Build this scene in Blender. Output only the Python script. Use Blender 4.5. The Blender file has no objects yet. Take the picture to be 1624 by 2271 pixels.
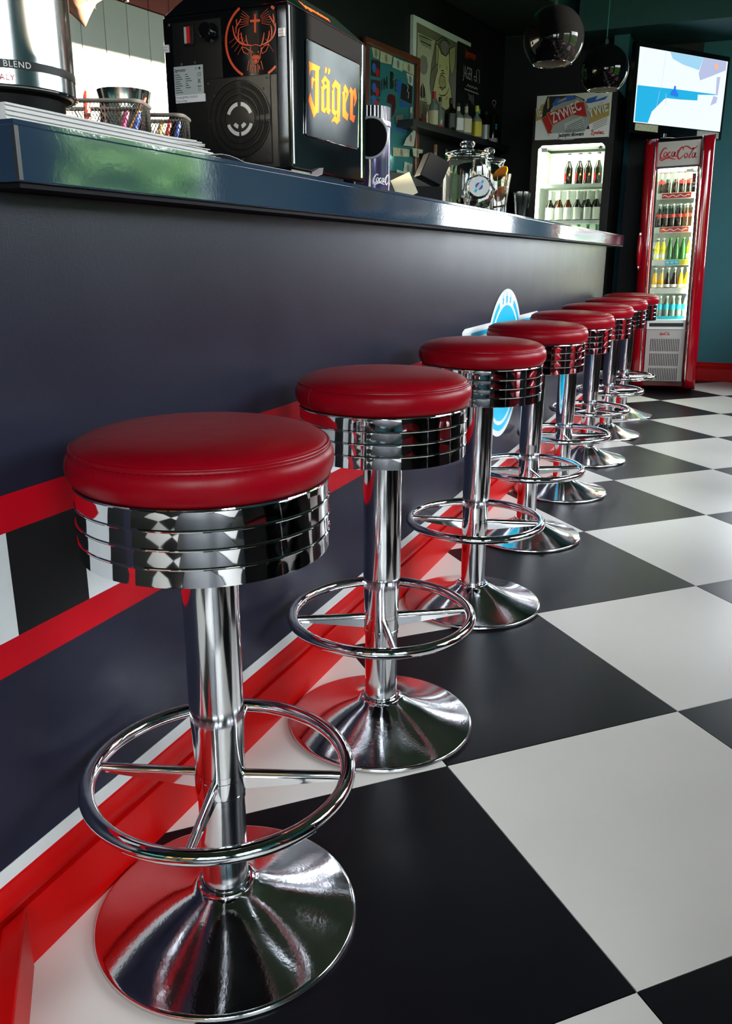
import bpy, bmesh, math, random
from math import pi, sin, cos, radians, sqrt, atan2
from mathutils import Vector, Matrix, geometry
random.seed(7)
sc = bpy.context.scene
COL = sc.collection

# ------------------------------------------------------------------ camera
cam_d = bpy.data.cameras.new('camera')
cam = bpy.data.objects.new('camera', cam_d)
COL.objects.link(cam)
YAW, PITCH, ROLL = 0.40697, 0.29549, 0.00272
d_ = Vector((-sin(YAW) * cos(PITCH), cos(YAW) * cos(PITCH), -sin(PITCH)))
r_ = Vector((cos(YAW), sin(YAW), 0))
u_ = r_.cross(d_)
r2 = r_ * cos(ROLL) + u_ * sin(ROLL)
u2 = -r_ * sin(ROLL) + u_ * cos(ROLL)
M = Matrix((r2, u2, -d_)).transposed().to_4x4()
M.translation = (1.09882, 0.04943, 1.00903)
cam.matrix_world = M
cam_d.sensor_fit = 'HORIZONTAL'
cam_d.sensor_width = 36.0
cam_d.lens = 36.0 * 1854.83 / 1624.0
cam_d.clip_start = 0.02
sc.camera = cam

# ------------------------------------------------------------------ world, sun, exposure
world = bpy.data.worlds.new('sky')
sc.world = world
world.use_nodes = True
wn = world.node_tree
wn.nodes.clear()
wo = wn.nodes.new('ShaderNodeOutputWorld')
bg = wn.nodes.new('ShaderNodeBackground')
bg.inputs[0].default_value = (0.86, 0.93, 1.0, 1)
bg.inputs[1].default_value = 10.0
wn.links.new(bg.outputs[0], wo.inputs[0])

sun_d = bpy.data.lights.new('sun', 'SUN')
sun_d.energy = 34.0
sun_d.angle = radians(0.6)
sun_d.color = (1.0, 0.90, 0.66)
sun = bpy.data.objects.new('sun', sun_d)
sun.rotation_euler = Vector((-0.885, -0.25, -0.157)).to_track_quat('-Z', 'Y').to_euler()
sun.location = (8, 8, 6)
COL.objects.link(sun)

vs = sc.view_settings
vs.view_transform = 'Standard'
vs.look = 'None'
vs.exposure = 1.0
vs.gamma = 1.0
vs.use_curve_mapping = False
sc.cycles.max_bounces = 8
sc.cycles.adaptive_threshold = 0.02
sc.cycles.transmission_bounces = 8
sc.cycles.transparent_max_bounces = 12
sc.cycles.glossy_bounces = 5
sc.cycles.diffuse_bounces = 4
sc.cycles.sample_clamp_indirect = 8.0
sc.cycles.caustics_refractive = False
sc.cycles.caustics_reflective = False

# ------------------------------------------------------------------ materials
MATS = {}

def lk(nt, a, b): nt.links.new(a, b)

def mat(name, col, rough=0.5, metal=0.0, var=0.0, vscale=6.0, bump=0.0, bscale=60.0, trans=0.0, ior=1.45,
        emit=None, estr=0.0, coat=0.0, aniso=0.0, stretch=None, spec=None, rvar=0.0, alpha=None, col2=None, detail=4.0):
    """principled material with procedural colour variation, roughness variation and relief"""
    m = bpy.data.materials.new(name)
    m.use_nodes = True
    nt = m.node_tree
    b = nt.nodes['Principled BSDF']
    b.inputs['Base Color'].default_value = (*col, 1)
    b.inputs['Roughness'].default_value = rough
    b.inputs['Metallic'].default_value = metal
    b.inputs['IOR'].default_value = ior
    b.inputs['Transmission Weight'].default_value = trans
    b.inputs['Coat Weight'].default_value = coat
    b.inputs['Coat Roughness'].default_value = 0.08
    b.inputs['Anisotropic'].default_value = aniso
    if spec is not None: b.inputs['Specular IOR Level'].default_value = spec
    if emit is not None:
        b.inputs['Emission Color'].default_value = (*emit, 1)
        b.inputs['Emission Strength'].default_value = estr
    tc = nt.nodes.new('ShaderNodeTexCoord')
    vec = tc.outputs['Object']
    if stretch:
        mp = nt.nodes.new('ShaderNodeMapping')
        mp.inputs['Scale'].default_value = stretch
        lk(nt, vec, mp.inputs['Vector'])
        vec = mp.outputs['Vector']
    if var > 0 or rvar > 0:
        n = nt.nodes.new('ShaderNodeTexNoise')
        n.inputs['Scale'].default_value = vscale
        n.inputs['Detail'].default_value = detail
        lk(nt, vec, n.inputs['Vector'])
        if var > 0:
            mx = nt.nodes.new('ShaderNodeMix')
            mx.data_type = 'RGBA'
            c2 = col2 if col2 else tuple(max(0, c * (1 - var)) for c in col)
            mx.inputs['A'].default_value = (*c2, 1)
            mx.inputs['B'].default_value = (*(tuple(min(1, c * (1 + var)) for c in col) if not col2 else col), 1)
            lk(nt, n.outputs['Fac'], mx.inputs['Factor'])
            lk(nt, mx.outputs['Result'], b.inputs['Base Color'])
        if rvar > 0:
            mr = nt.nodes.new('ShaderNodeMapRange')
            mr.inputs['To Min'].default_value = max(0.0, rough - rvar)
            mr.inputs['To Max'].default_value = rough + rvar
            lk(nt, n.outputs['Fac'], mr.inputs['Value'])
            lk(nt, mr.outputs['Result'], b.inputs['Roughness'])
    if bump > 0:
        n2 = nt.nodes.new('ShaderNodeTexNoise')
        n2.inputs['Scale'].default_value = bscale
        n2.inputs['Detail'].default_value = 3.0
        lk(nt, vec, n2.inputs['Vector'])
        bp = nt.nodes.new('ShaderNodeBump')
        bp.inputs['Strength'].default_value = bump
        bp.inputs['Distance'].default_value = 0.002
        lk(nt, n2.outputs['Fac'], bp.inputs['Height'])
        lk(nt, bp.outputs['Normal'], b.inputs['Normal'])
    MATS[name] = m
    return m

def pane_mat(name, gloss=0.07, tint=(1, 1, 1), rough=0.0):
    m = bpy.data.materials.new(name)
    m.use_nodes = True
    nt = m.node_tree
    nt.nodes.clear()
    o = nt.nodes.new('ShaderNodeOutputMaterial')
    t = nt.nodes.new('ShaderNodeBsdfTransparent')
    t.inputs[0].default_value = (*tint, 1)
    g = nt.nodes.new('ShaderNodeBsdfGlossy')
    g.inputs['Roughness'].default_value = rough
    n = nt.nodes.new('ShaderNodeTexNoise')
    n.inputs['Scale'].default_value = 2.0
    mr = nt.nodes.new('ShaderNodeMapRange')
    mr.inputs['To Min'].default_value = gloss * 0.8
    mr.inputs['To Max'].default_value = gloss * 1.2
    mx = nt.nodes.new('ShaderNodeMixShader')
    lk(nt, n.outputs['Fac'], mr.inputs['Value'])
    lk(nt, mr.outputs['Result'], mx.inputs[0])
    lk(nt, t.outputs[0], mx.inputs[1])
    lk(nt, g.outputs[0], mx.inputs[2])
    lk(nt, mx.outputs[0], o.inputs[0])
    MATS[name] = m
    return m

def weave_mat(name, col, rough, strength=0.30, scale=420.0):
    """printed vinyl with a fine canvas weave"""
    m = mat(name, col, rough, var=0.25, vscale=5.0, rvar=0.05)
    nt = m.node_tree
    b = nt.nodes['Principled BSDF']
    tc = nt.nodes['Texture Coordinate']
    ths = []
    for st in ((0.22, 1.0, 1.0), (1.0, 1.0, 0.22)):          # threads running across and along
        mp = nt.nodes.new('ShaderNodeMapping'); mp.inputs['Scale'].default_value = st
        tx = nt.nodes.new('ShaderNodeTexNoise'); tx.inputs['Scale'].default_value = scale; tx.inputs['Detail'].default_value = 1.0
        lk(nt, tc.outputs['Object'], mp.inputs['Vector']); lk(nt, mp.outputs['Vector'], tx.inputs['Vector'])
        ths.append(tx)
    w1, w2 = ths
    n = nt.nodes.new('ShaderNodeTexNoise')
    n.inputs['Scale'].default_value = 4.0
    n.inputs['Detail'].default_value = 2.0
    lk(nt, tc.outputs['Object'], n.inputs['Vector'])
    ad = nt.nodes.new('ShaderNodeMath'); ad.operation = 'ADD'
    lk(nt, w1.outputs['Fac'], ad.inputs[0]); lk(nt, w2.outputs['Fac'], ad.inputs[1])
    b1 = nt.nodes.new('ShaderNodeBump'); b1.inputs['Strength'].default_value = strength; b1.inputs['Distance'].default_value = 0.0004
    b2 = nt.nodes.new('ShaderNodeBump'); b2.inputs['Strength'].default_value = 0.05; b2.inputs['Distance'].default_value = 0.010
    lk(nt, ad.outputs[0], b1.inputs['Height'])
    lk(nt, n.outputs['Fac'], b2.inputs['Height'])
    lk(nt, b2.outputs['Normal'], b1.inputs['Normal'])
    lk(nt, b1.outputs['Normal'], b.inputs['Normal'])
    b.inputs['Specular IOR Level'].default_value = 0.22
    return m

def speck_mat(name, col, rough, speck, thr=0.70, scale=160.0, bump=0.15):
    """paint with small dark specks and scuffs"""
    m = mat(name, col, rough, var=0.12, vscale=5.0, bump=bump, bscale=35.0)
    nt = m.node_tree
    b = nt.nodes['Principled BSDF']
    src = b.inputs['Base Color'].links[0].from_socket
    n = nt.nodes.new('ShaderNodeTexNoise'); n.inputs['Scale'].default_value = scale; n.inputs['Detail'].default_value = 2.0
    lk(nt, nt.nodes['Texture Coordinate'].outputs['Object'], n.inputs['Vector'])
    rp = nt.nodes.new('ShaderNodeValToRGB')
    rp.color_ramp.elements[0].position = thr; rp.color_ramp.elements[1].position = thr + 0.05
    lk(nt, n.outputs['Fac'], rp.inputs[0])
    mx = nt.nodes.new('ShaderNodeMix'); mx.data_type = 'RGBA'
    mx.inputs['B'].default_value = (*speck, 1)
    lk(nt, rp.outputs['Color'], mx.inputs['Factor']); lk(nt, src, mx.inputs['A'])
    lk(nt, mx.outputs['Result'], b.inputs['Base Color'])
    return m

mat('black_tile', (0.0060, 0.0062, 0.0085), 0.345, var=0.35, vscale=4.0, rvar=0.05, bump=0.03, bscale=14, spec=0.20)
mat('white_tile', (0.87, 0.845, 0.77), 0.36, var=0.05, vscale=3.0, rvar=0.06, bump=0.06, bscale=25)
mat('grout', (0.03, 0.028, 0.02), 0.8, var=0.2)
speck_mat('red_leather', (0.25, 0.001, 0.007), 0.34, (0.22, 0.001, 0.006), thr=0.62, scale=220, bump=0.35)
MATS['red_leather'].node_tree.nodes['Principled BSDF'].inputs['Specular IOR Level'].default_value = 0.20
mat('red_leather_dark', (0.16, 0.002, 0.006), 0.45, var=0.2)
mat('thread', (0.05, 0.0, 0.003), 0.7, var=0.2)
mat('chrome', (0.86, 0.87, 0.89), 0.045, 1.0, var=0.03, vscale=12, rvar=0.012)
mat('chrome_brushed', (0.80, 0.81, 0.83), 0.10, 1.0, var=0.05, vscale=30, rvar=0.04, bump=0.05, bscale=120, stretch=(1, 1, 0.15))
mat('chrome_base', (0.74, 0.75, 0.77), 0.10, 1.0, var=0.06, vscale=25, rvar=0.05, bump=0.05, bscale=200)
mat('rim_metal', (0.62, 0.60, 0.58), 0.22, 1.0, var=0.1, vscale=40)
weave_mat('vinyl_navy', (0.016, 0.0165, 0.032), 0.345)
weave_mat('vinyl_black', (0.010, 0.010, 0.011), 0.36)
weave_mat('vinyl_red', (0.55, 0.003, 0.012), 0.36)
weave_mat('vinyl_white', (0.78, 0.80, 0.80), 0.36)
weave_mat('vinyl_cyan', (0.0, 0.50, 0.78), 0.36)
mat('worktop', (0.020, 0.040, 0.075), 0.03, var=0.08, bump=0.035, bscale=160, coat=0.5, spec=0.8)
speck_mat('red_paint', (0.56, 0.0015, 0.0015), 0.40, (0.12, 0.0, 0.0), thr=0.74, scale=140)
MATS['red_paint'].node_tree.nodes['Principled BSDF'].inputs['Specular IOR Level'].default_value = 0.25
speck_mat('white_paint_strip', (0.72, 0.74, 0.72), 0.5, (0.35, 0.02, 0.04), thr=0.80, scale=90)
mat('teal_paint', (0.028, 0.17, 0.20), 0.55, var=0.10, vscale=2.0, bump=0.08, bscale=90)
mat('teal_dark', (0.020, 0.085, 0.10), 0.6, var=0.10, vscale=2.0, bump=0.08, bscale=90)
mat('black_paint', (0.006, 0.007, 0.008), 0.55, var=0.2, vscale=3, bump=0.05, bscale=80)
mat('ceiling_paint', (0.034, 0.050, 0.046), 0.8, var=0.1, vscale=2)
mat('white_board', (0.66, 0.65, 0.62), 0.35, var=0.05, vscale=4)
mat('maroon_board', (0.30, 0.06, 0.05), 0.5, var=0.1, vscale=4)
mat('gloss_black', (0.004, 0.004, 0.005), 0.06, var=0.1, coat=0.5)
mat('satin_black', (0.006, 0.006, 0.0065), 0.35, var=0.2, vscale=20, spec=0.22)
mat('matt_black', (0.005, 0.005, 0.005), 0.6, var=0.2, vscale=10, spec=0.15)
mat('lamp_black', (0.0025, 0.0025, 0.003), 0.04, var=0.1, spec=0.4)
mat('dark_grey', (0.03, 0.03, 0.033), 0.4, var=0.1)
mat('orange_print', (0.50, 0.045, 0.006), 0.4, var=0.05)
mat('orange_lit', (0.50, 0.05, 0.002), 0.5, var=0.03, emit=(1.0, 0.10, 0.001), estr=0.30, spec=0.1)
mat('white_print', (0.78, 0.78, 0.76), 0.45, var=0.04)
mat('black_print', (0.012, 0.012, 0.012), 0.5, var=0.1)
mat('grey_print', (0.35, 0.36, 0.36), 0.5, var=0.1)
mat('red_print', (0.50, 0.012, 0.015), 0.45, var=0.06)
mat('silver_label', (0.52, 0.56, 0.55), 0.32, 0.25, var=0.06, vscale=40)
mat('steel', (0.70, 0.71, 0.72), 0.16, 1.0, var=0.05, vscale=20, stretch=(8, 8, 0.3), rvar=0.05)
mat('paper', (0.72, 0.70, 0.68), 0.6, var=0.05, vscale=20)
mat('card', (0.70, 0.62, 0.42), 0.6, var=0.05)
mat('skin', (0.50, 0.27, 0.19), 0.45, var=0.08, vscale=30)
mat('hair', (0.016, 0.010, 0.007), 0.45, var=0.3, vscale=60, stretch=(6, 6, 0.6), bump=0.4, bscale=60)
mat('shirt', (0.012, 0.012, 0.014), 0.8, var=0.2, vscale=40)
mat('jeans', (0.02, 0.03, 0.06), 0.8, var=0.2, vscale=80)
mat('wood_frame', (0.16, 0.045, 0.022), 0.30, var=0.4, vscale=12, stretch=(1, 1, 6), coat=0.3)
mat('mirror', (0.55, 0.72, 0.74), 0.03, 1.0, var=0.03)
mat('mirror_teal', (0.06, 0.28, 0.30), 0.12, 0.2, var=0.1)
mat('note_a', (0.55, 0.55, 0.36), 0.7, var=0.35, vscale=45)
mat('note_b', (0.50, 0.62, 0.48), 0.7, var=0.35, vscale=45)
mat('note_c', (0.62, 0.62, 0.55), 0.7, var=0.45, vscale=60)
mat('photo_dark', (0.05, 0.03, 0.03), 0.3, var=0.8, vscale=25)
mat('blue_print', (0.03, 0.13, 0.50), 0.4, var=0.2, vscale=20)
mat('maroon_print', (0.11, 0.006, 0.015), 0.4, var=0.2, vscale=20)
mat('poster_white', (0.870, 0.900, 0.900), 0.45, var=0.03)
mat('poster_olive', (0.210, 0.196, 0.123), 0.6, var=0.15, vscale=60)
mat('poster_pale', (0.493, 0.507, 0.348), 0.6, var=0.15, vscale=60)
mat('poster_pig', (0.667, 0.609, 0.290), 0.6, var=0.10, vscale=60)
mat('poster_ear', (0.478, 0.406, 0.189), 0.6, var=0.10, vscale=60)
mat('poster_grey', (0.246, 0.225, 0.189), 0.6, var=0.15, vscale=60)
mat('poster_line', (0.035, 0.033, 0.022), 0.6, var=0.1)
mat('fridge_black', (0.007, 0.007, 0.007), 0.35, var=0.1)
mat('fridge_white', (0.80, 0.83, 0.78), 0.4, var=0.03)
mat('fridge_red', (0.36, 0.002, 0.010), 0.12, var=0.06, coat=0.6)
mat('fridge_red_dark', (0.16, 0.001, 0.005), 0.16, var=0.06, coat=0.5)
mat('fridge_silver', (0.52, 0.50, 0.47), 0.30, 0.35, var=0.05, vscale=20)
mat('tube_light', (0.9, 1.0, 0.85), 0.4, var=0.01, emit=(0.90, 1.0, 0.80), estr=26.0)
mat('glass_clear', (0.97, 1.0, 0.98), 0.0, trans=1.0, ior=1.45, var=0.01)
mat('glass_dark', (0.012, 0.008, 0.004), 0.05, var=0.1, coat=0.3)
mat('glass_amber', (0.10, 0.022, 0.004), 0.05, var=0.1, coat=0.3)
mat('glass_green', (0.02, 0.16, 0.02), 0.05, var=0.1, coat=0.3, trans=0.35)
mat('glass_pale', (0.52, 0.60, 0.54), 0.05, var=0.05, trans=0.6)
mat('cola', (0.014, 0.005, 0.003), 0.06, var=0.1, coat=0.4)
mat('orange_drink', (0.85, 0.42, 0.01), 0.12, var=0.05, coat=0.3)
mat('yellow_drink', (0.88, 0.74, 0.02), 0.12, var=0.05, coat=0.3)
mat('label_white', (0.82, 0.82, 0.78), 0.5, var=0.03)
mat('label_cream', (0.72, 0.66, 0.44), 0.5, var=0.05)
mat('label_yellow', (0.75, 0.62, 0.05), 0.5, var=0.05)
mat('label_black', (0.015, 0.015, 0.015), 0.4, var=0.1)
mat('label_red', (0.62, 0.02, 0.02), 0.45, var=0.05)
mat('label_cyan', (0.02, 0.55, 0.75), 0.45, var=0.05)
mat('cap_red', (0.45, 0.005, 0.03), 0.35, var=0.05)
mat('cap_black', (0.01, 0.01, 0.01), 0.35, var=0.05)
mat('cap_green', (0.05, 0.40, 0.05), 0.35, var=0.05)
mat('cap_yellow', (0.70, 0.60, 0.10), 0.35, var=0.05)
mat('cap_blue', (0.02, 0.06, 0.60), 0.35, var=0.05)
mat('cork', (0.25, 0.12, 0.06), 0.8, var=0.3, vscale=60)
mat('gold_print', (0.50, 0.36, 0.12), 0.35, 0.4, var=0.1)
mat('purple_can', (0.10, 0.085, 0.20), 0.15, 0.5, var=0.06)
mat('orange_slice', (0.70, 0.20, 0.02), 0.4, var=0.25, vscale=40)
mat('chocolate', (0.05, 0.015, 0.005), 0.3, var=0.3, vscale=40)
mat('lamp_white', (0.80, 0.76, 0.72), 0.5, var=0.03)
mat('cable_teal', (0.02, 0.22, 0.18), 0.5, var=0.05)
mat('pen_red', (0.55, 0.03, 0.02), 0.4, var=0.05)
mat('pen_green', (0.02, 0.35, 0.06), 0.4, var=0.05)
mat('pen_blue', (0.03, 0.08, 0.45), 0.4, var=0.05)
mat('pen_pink', (0.65, 0.08, 0.25), 0.4, var=0.05)
mat('pencil', (0.60, 0.36, 0.12), 0.5, var=0.1)
mat('wire_mesh', (0.035, 0.038, 0.04), 0.35, 0.8, var=0.1)
def screen_mat(n, c, s): return mat(n, (0.015, 0.015, 0.018), 0.15, var=0.02, emit=c, estr=s)
screen_mat('scr_white', (0.88, 0.95, 1.0), 0.52)
screen_mat('scr_sky', (0.40, 0.76, 1.0), 0.46)
screen_mat('scr_sea', (0.02, 0.50, 0.88), 0.46)
screen_mat('scr_lilac', (0.62, 0.70, 1.0), 0.40)
screen_mat('scr_blue', (0.02, 0.22, 0.85), 0.50)
screen_mat('scr_orange', (1.0, 0.50, 0.30), 0.5)
mat('leaf', (0.10, 0.22, 0.03), 0.6, var=0.6, vscale=4.0)
mat('leaf_light', (0.22, 0.36, 0.05), 0.6, var=0.5, vscale=4.0)
mat('grass', (0.10, 0.17, 0.04), 0.9, var=0.4, vscale=3.0)
mat('booth_red', (0.40, 0.006, 0.018), 0.30, var=0.1, bump=0.2, bscale=60)
mat('table_top', (0.45, 0.42, 0.36), 0.3, var=0.08, vscale=8)
mat('frame_metal', (0.10, 0.105, 0.11), 0.4, 0.3, var=0.05)
pane_mat('window_glass', 0.05)
pane_mat('door_glass', 0.05, (0.97, 1.0, 0.97))

# ------------------------------------------------------------------ mesh helpers
class MB:
    """collects shapes; build() links them as one mesh object"""
    def __init__(self): self.v = []; self.f = []
    def add(self, vs, fs, M=None):
        o = len(self.v)
        self.v += [tuple(M @ Vector(v)) if M else tuple(v) for v in vs]
        self.f += [tuple(o + i for i in f) for f in fs]
        return self
    def box(self, x0, x1, y0, y1, z0, z1, M=None):
        return self.add([(x0, y0, z0), (x1, y0, z0), (x1, y1, z0), (x0, y1, z0), (x0, y0, z1), (x1, y0, z1), (x1, y1, z1), (x0, y1, z1)],
                        [(0, 3, 2, 1), (4, 5, 6, 7), (0, 1, 5, 4), (1, 2, 6, 5), (2, 3, 7, 6), (3, 0, 4, 7)], M)
    def lathe(self, prof, n=32, M=None, close=True, a0=0.0, a1=2 * pi):
        full = abs(a1 - a0 - 2 * pi) < 1e-6
        k = len(prof); m = n if full else n + 1
        vs = [(r * cos(a0 + (a1 - a0) * i / n), r * sin(a0 + (a1 - a0) * i / n), z) for i in range(m) for r, z in prof]
        fs = []
        for i in range(n):
            j = (i + 1) % m
            for q in range(k - 1):
                fs.append((i * k + q, j * k + q, j * k + q + 1, i * k + q + 1))
        if close and full:
            if prof[0][0] > 1e-6: fs.append(tuple(i * k for i in reversed(range(n))))
            if prof[-1][0] > 1e-6: fs.append(tuple(i * k + k - 1 for i in range(n)))
        return self.add(vs, fs, M)
    def torus(self, R, r, z=0.0, n=48, m=12, M=None):
        vs = [((R + r * cos(2 * pi * j / m)) * cos(2 * pi * i / n), (R + r * cos(2 * pi * j / m)) * sin(2 * pi * i / n), z + r * sin(2 * pi * j / m)) for i in range(n) for j in range(m)]
        fs = [(i * m + j, ((i + 1) % n) * m + j, ((i + 1) % n) * m + (j + 1) % m, i * m + (j + 1) % m) for i in range(n) for j in range(m)]
        return self.add(vs, fs, M)
    def tube(self, pts, r, n=10, M=None, cap=True):
        pts = [Vector(p) for p in pts]
        rr = r if isinstance(r, (list, tuple)) else [r] * len(pts)
        vs = []; fs = []
        up = None
        for i, p in enumerate(pts):
            t = (pts[min(i + 1, len(pts) - 1)] - pts[max(i - 1, 0)]).normalized()
            if up is None:
                up = Vector((0, 0, 1)) if abs(t.z) < 0.9 else Vector((1, 0, 0))
            a = t.cross(up)
            a = a.normalized() if a.length > 1e-6 else t.orthogonal().normalized()
            b = a.cross(t).normalized(); up = b
            vs += [p + (a * cos(2 * pi * j / n) + b * sin(2 * pi * j / n)) * rr[i] for j in range(n)]
        for i in range(len(pts) - 1):
            fs += [(i * n + j, i * n + (j + 1) % n, (i + 1) * n + (j + 1) % n, (i + 1) * n + j) for j in range(n)]
        if cap:
            fs.append(tuple(reversed(range(n)))); fs.append(tuple((len(pts) - 1) * n + j for j in range(n)))
        return self.add(vs, fs, M)
    def prism(self, poly, z0, z1, M=None):
        n = len(poly)
        if sum(poly[i][0] * poly[(i + 1) % n][1] - poly[(i + 1) % n][0] * poly[i][1] for i in range(n)) < 0: poly = poly[::-1]
        return self.add([(x, y, z0) for x, y in poly] + [(x, y, z1) for x, y in poly],
                        [tuple(reversed(range(n))), tuple(range(n, 2 * n))] + [(i, (i + 1) % n, n + (i + 1) % n, n + i) for i in range(n)], M)
    def profile_x(self, prof, x0, x1, M=None):
        """(y,z) outline swept along x"""
        n = len(prof)
        if sum(prof[i][0] * prof[(i + 1) % n][1] - prof[(i + 1) % n][0] * prof[i][1] for i in range(n)) < 0: prof = prof[::-1]
        return self.add([(x0, y, z) for y, z in prof] + [(x1, y, z) for y, z in prof],
                        [tuple(reversed(range(n))), tuple(range(n, 2 * n))] + [(i, (i + 1) % n, n + (i + 1) % n, n + i) for i in range(n)], M)
    def ball(self, c, rx, ry=None, rz=None, n=16, m=10, M=None):
        ry = ry or rx; rz = rz or rx
        vs = [(c[0], c[1], c[2] - rz)]
        for j in range(1, m):
            a = -pi / 2 + pi * j / m
            vs += [(c[0] + rx * cos(a) * cos(2 * pi * i / n), c[1] + ry * cos(a) * sin(2 * pi * i / n), c[2] + rz * sin(a)) for i in range(n)]
        vs.append((c[0], c[1], c[2] + rz))
        fs = [(0, 1 + (i + 1) % n, 1 + i) for i in range(n)]
        for j in range(m - 2):
            fs += [(1 + j * n + i, 1 + j * n + (i + 1) % n, 1 + (j + 1) * n + (i + 1) % n, 1 + (j + 1) * n + i) for i in range(n)]
        L = len(vs) - 1
        fs += [(L, 1 + (m - 2) * n + i, 1 + (m - 2) * n + (i + 1) % n) for i in range(n)]
        return self.add(vs, fs, M)
    # flat graphics in the local x,z plane, facing -y, at y = off
    def poly(self, loops, off=-0.0005):
        loops = [[Vector((x, z, 0)) for x, z in L] for L in loops]
        flat = [p for L in loops for p in L]
        tri = geometry.tessellate_polygon(loops)
        fs = []
        for t in tri:
            a, b, c = (flat[i] for i in t)
            fs.append(t if (b - a).cross(c - a).z > 0 else (t[0], t[2], t[1]))
        return self.add([(p.x, off, p.y) for p in flat], fs)
    def stroke(self, pts, w, off=-0.0006, taper=False, smooth=0):
        P = [Vector((x, z)) for x, z in pts]
        if smooth and len(P) > 2:
            Q = []
            for i in range(len(P) - 1):
                p0, p1, p2, p3 = P[max(i - 1, 0)], P[i], P[i + 1], P[min(i + 2, len(P) - 1)]
                for k in range(smooth):
                    t = k / smooth
                    Q.append(0.5 * ((2 * p1) + (p2 - p0) * t + (2 * p0 - 5 * p1 + 4 * p2 - p3) * t * t + (3 * p1 - p0 - 3 * p2 + p3) * t ** 3))
            P = Q + [P[-1]]
        n = len(P); vs = []
        for i in range(n):
            t = (P[min(i + 1, n - 1)] - P[max(i - 1, 0)])
            t = t.normalized() if t.length > 1e-9 else Vector((1, 0))
            nn = Vector((-t.y, t.x))
            ww = w[i] if isinstance(w, (list, tuple)) else w
            if taper: ww *= 0.35 + 0.65 * sin(pi * min(1, (i + 0.4) / n))
            a = P[i] + nn * ww / 2; b = P[i] - nn * ww / 2
            vs += [(a.x, off, a.y), (b.x, off, b.y)]
        return self.add(vs, [(2 * i, 2 * i + 1, 2 * i + 3, 2 * i + 2) for i in range(n - 1)])
    def disc(self, cx, cz, r, off=-0.0005, n=40, rz=None):
        rz = rz or r
        return self.add([(cx + r * cos(2 * pi * i / n), off, cz + rz * sin(2 * pi * i / n)) for i in range(n)], [tuple(range(n))])
    def arc(self, cx, cz, r0, r1, a0, a1, off=-0.0005, n=40):
        vs = []
        for i in range(n + 1):
            a = a0 + (a1 - a0) * i / n
            vs += [(cx + r0 * cos(a), off, cz + r0 * sin(a)), (cx + r1 * cos(a), off, cz + r1 * sin(a))]
        return self.add(vs, [(2 * i, 2 * i + 1, 2 * i + 3, 2 * i + 2) for i in range(n)])
    def build(self, name, m, parent=None, loc=None, rotz=0.0, smooth=True, bevel=0.0, angle=35, kind=None, label=None, mw=None):
        me = bpy.data.meshes.new(name)
        me.from_pydata(self.v, [], self.f)
        me.materials.append(MATS[m] if isinstance(m, str) else m)
        if smooth:
            me.polygons.foreach_set('use_smooth', [True] * len(me.polygons))
            me.set_sharp_from_angle(angle=radians(angle))
        me.update()
        return link(name, me, parent, loc, rotz, bevel, kind, label, mw)

def link(name, me, parent=None, loc=None, rotz=0.0, bevel=0.0, kind=None, label=None, mw=None):
    o = bpy.data.objects.new(name, me)
    COL.objects.link(o)
    if parent: o.parent = parent
    if loc: o.location = loc
    if rotz: o.rotation_euler = (0, 0, rotz)
    if mw is not None: o.matrix_local = mw
    if bevel:
        b = o.modifiers.new('bevel', 'BEVEL'); b.width = bevel; b.segments = 3; b.limit_method = 'ANGLE'; b.angle_limit = radians(40)
    if kind: o['kind'] = kind
    if label: o['label'] = label
    return o

def thing(name, label, cat, loc=(0, 0, 0), rotz=0.0, group=None, rot=None):
    o = bpy.data.objects.new(name, None)
    COL.objects.link(o)
    o.empty_display_size = 0.05
    o.location = loc; o.rotation_euler = rot if rot else (0, 0, rotz)
    return tag(o, label, cat, group)

def tag(o, label, cat, group=None):
    o['label'] = label; o['category'] = cat
    if group: o['group'] = group
    return o

def copy_tree(o, parent=None):
    c = o.copy(); COL.objects.link(c); c.parent = parent
    for ch in o.children:
        copy_tree(ch, c)
    return c

def struct(o):
    o['kind'] = 'structure'
    return o

_tc = {}
def text_mesh(s, size, m, parent, x, z, off=-0.0008, name='lettering', align='LEFT', shear=0.0, fat=0.0, sx=1.0, rot=0.0, spacing=1.0, fn=None):
    """built-in font lettering laid in the local x,z plane facing -y (or bent by fn)"""
    cu = bpy.data.curves.new('tmp', 'FONT')
    cu.body = s; cu.size = size; cu.align_x = align; cu.shear = shear; cu.offset = fat; cu.space_character = spacing
    cu.resolution_u = 3
    o = bpy.data.objects.new('tmp', cu); COL.objects.link(o)
    bpy.context.view_layer.update()
    me = bpy.data.meshes.new_from_object(o.evaluated_get(bpy.context.evaluated_depsgraph_get()))
    bpy.data.objects.remove(o); bpy.data.curves.remove(cu)
    for v in me.vertices:
        a, b = v.co.x * sx, v.co.y
        a, b = a * cos(rot) - b * sin(rot), a * sin(rot) + b * cos(rot)
        v.co = fn(x + a, z + b) if fn else Vector((x + a, off, z + b))
    me.materials.clear(); me.materials.append(MATS[m])
    return link(name, me, parent)

ORD = ['first', 'second', 'third', 'fourth', 'fifth', 'sixth', 'seventh', 'eighth', 'ninth', 'tenth']

mat('sign_glass', (0.022, 0.028, 0.038), 0.18, spec=0.20, var=0.3, vscale=15)
mat('reflection_tan', (0.42, 0.27, 0.12), 0.35, var=0.3, vscale=8, stretch=(6, 6, 0.8))

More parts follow.
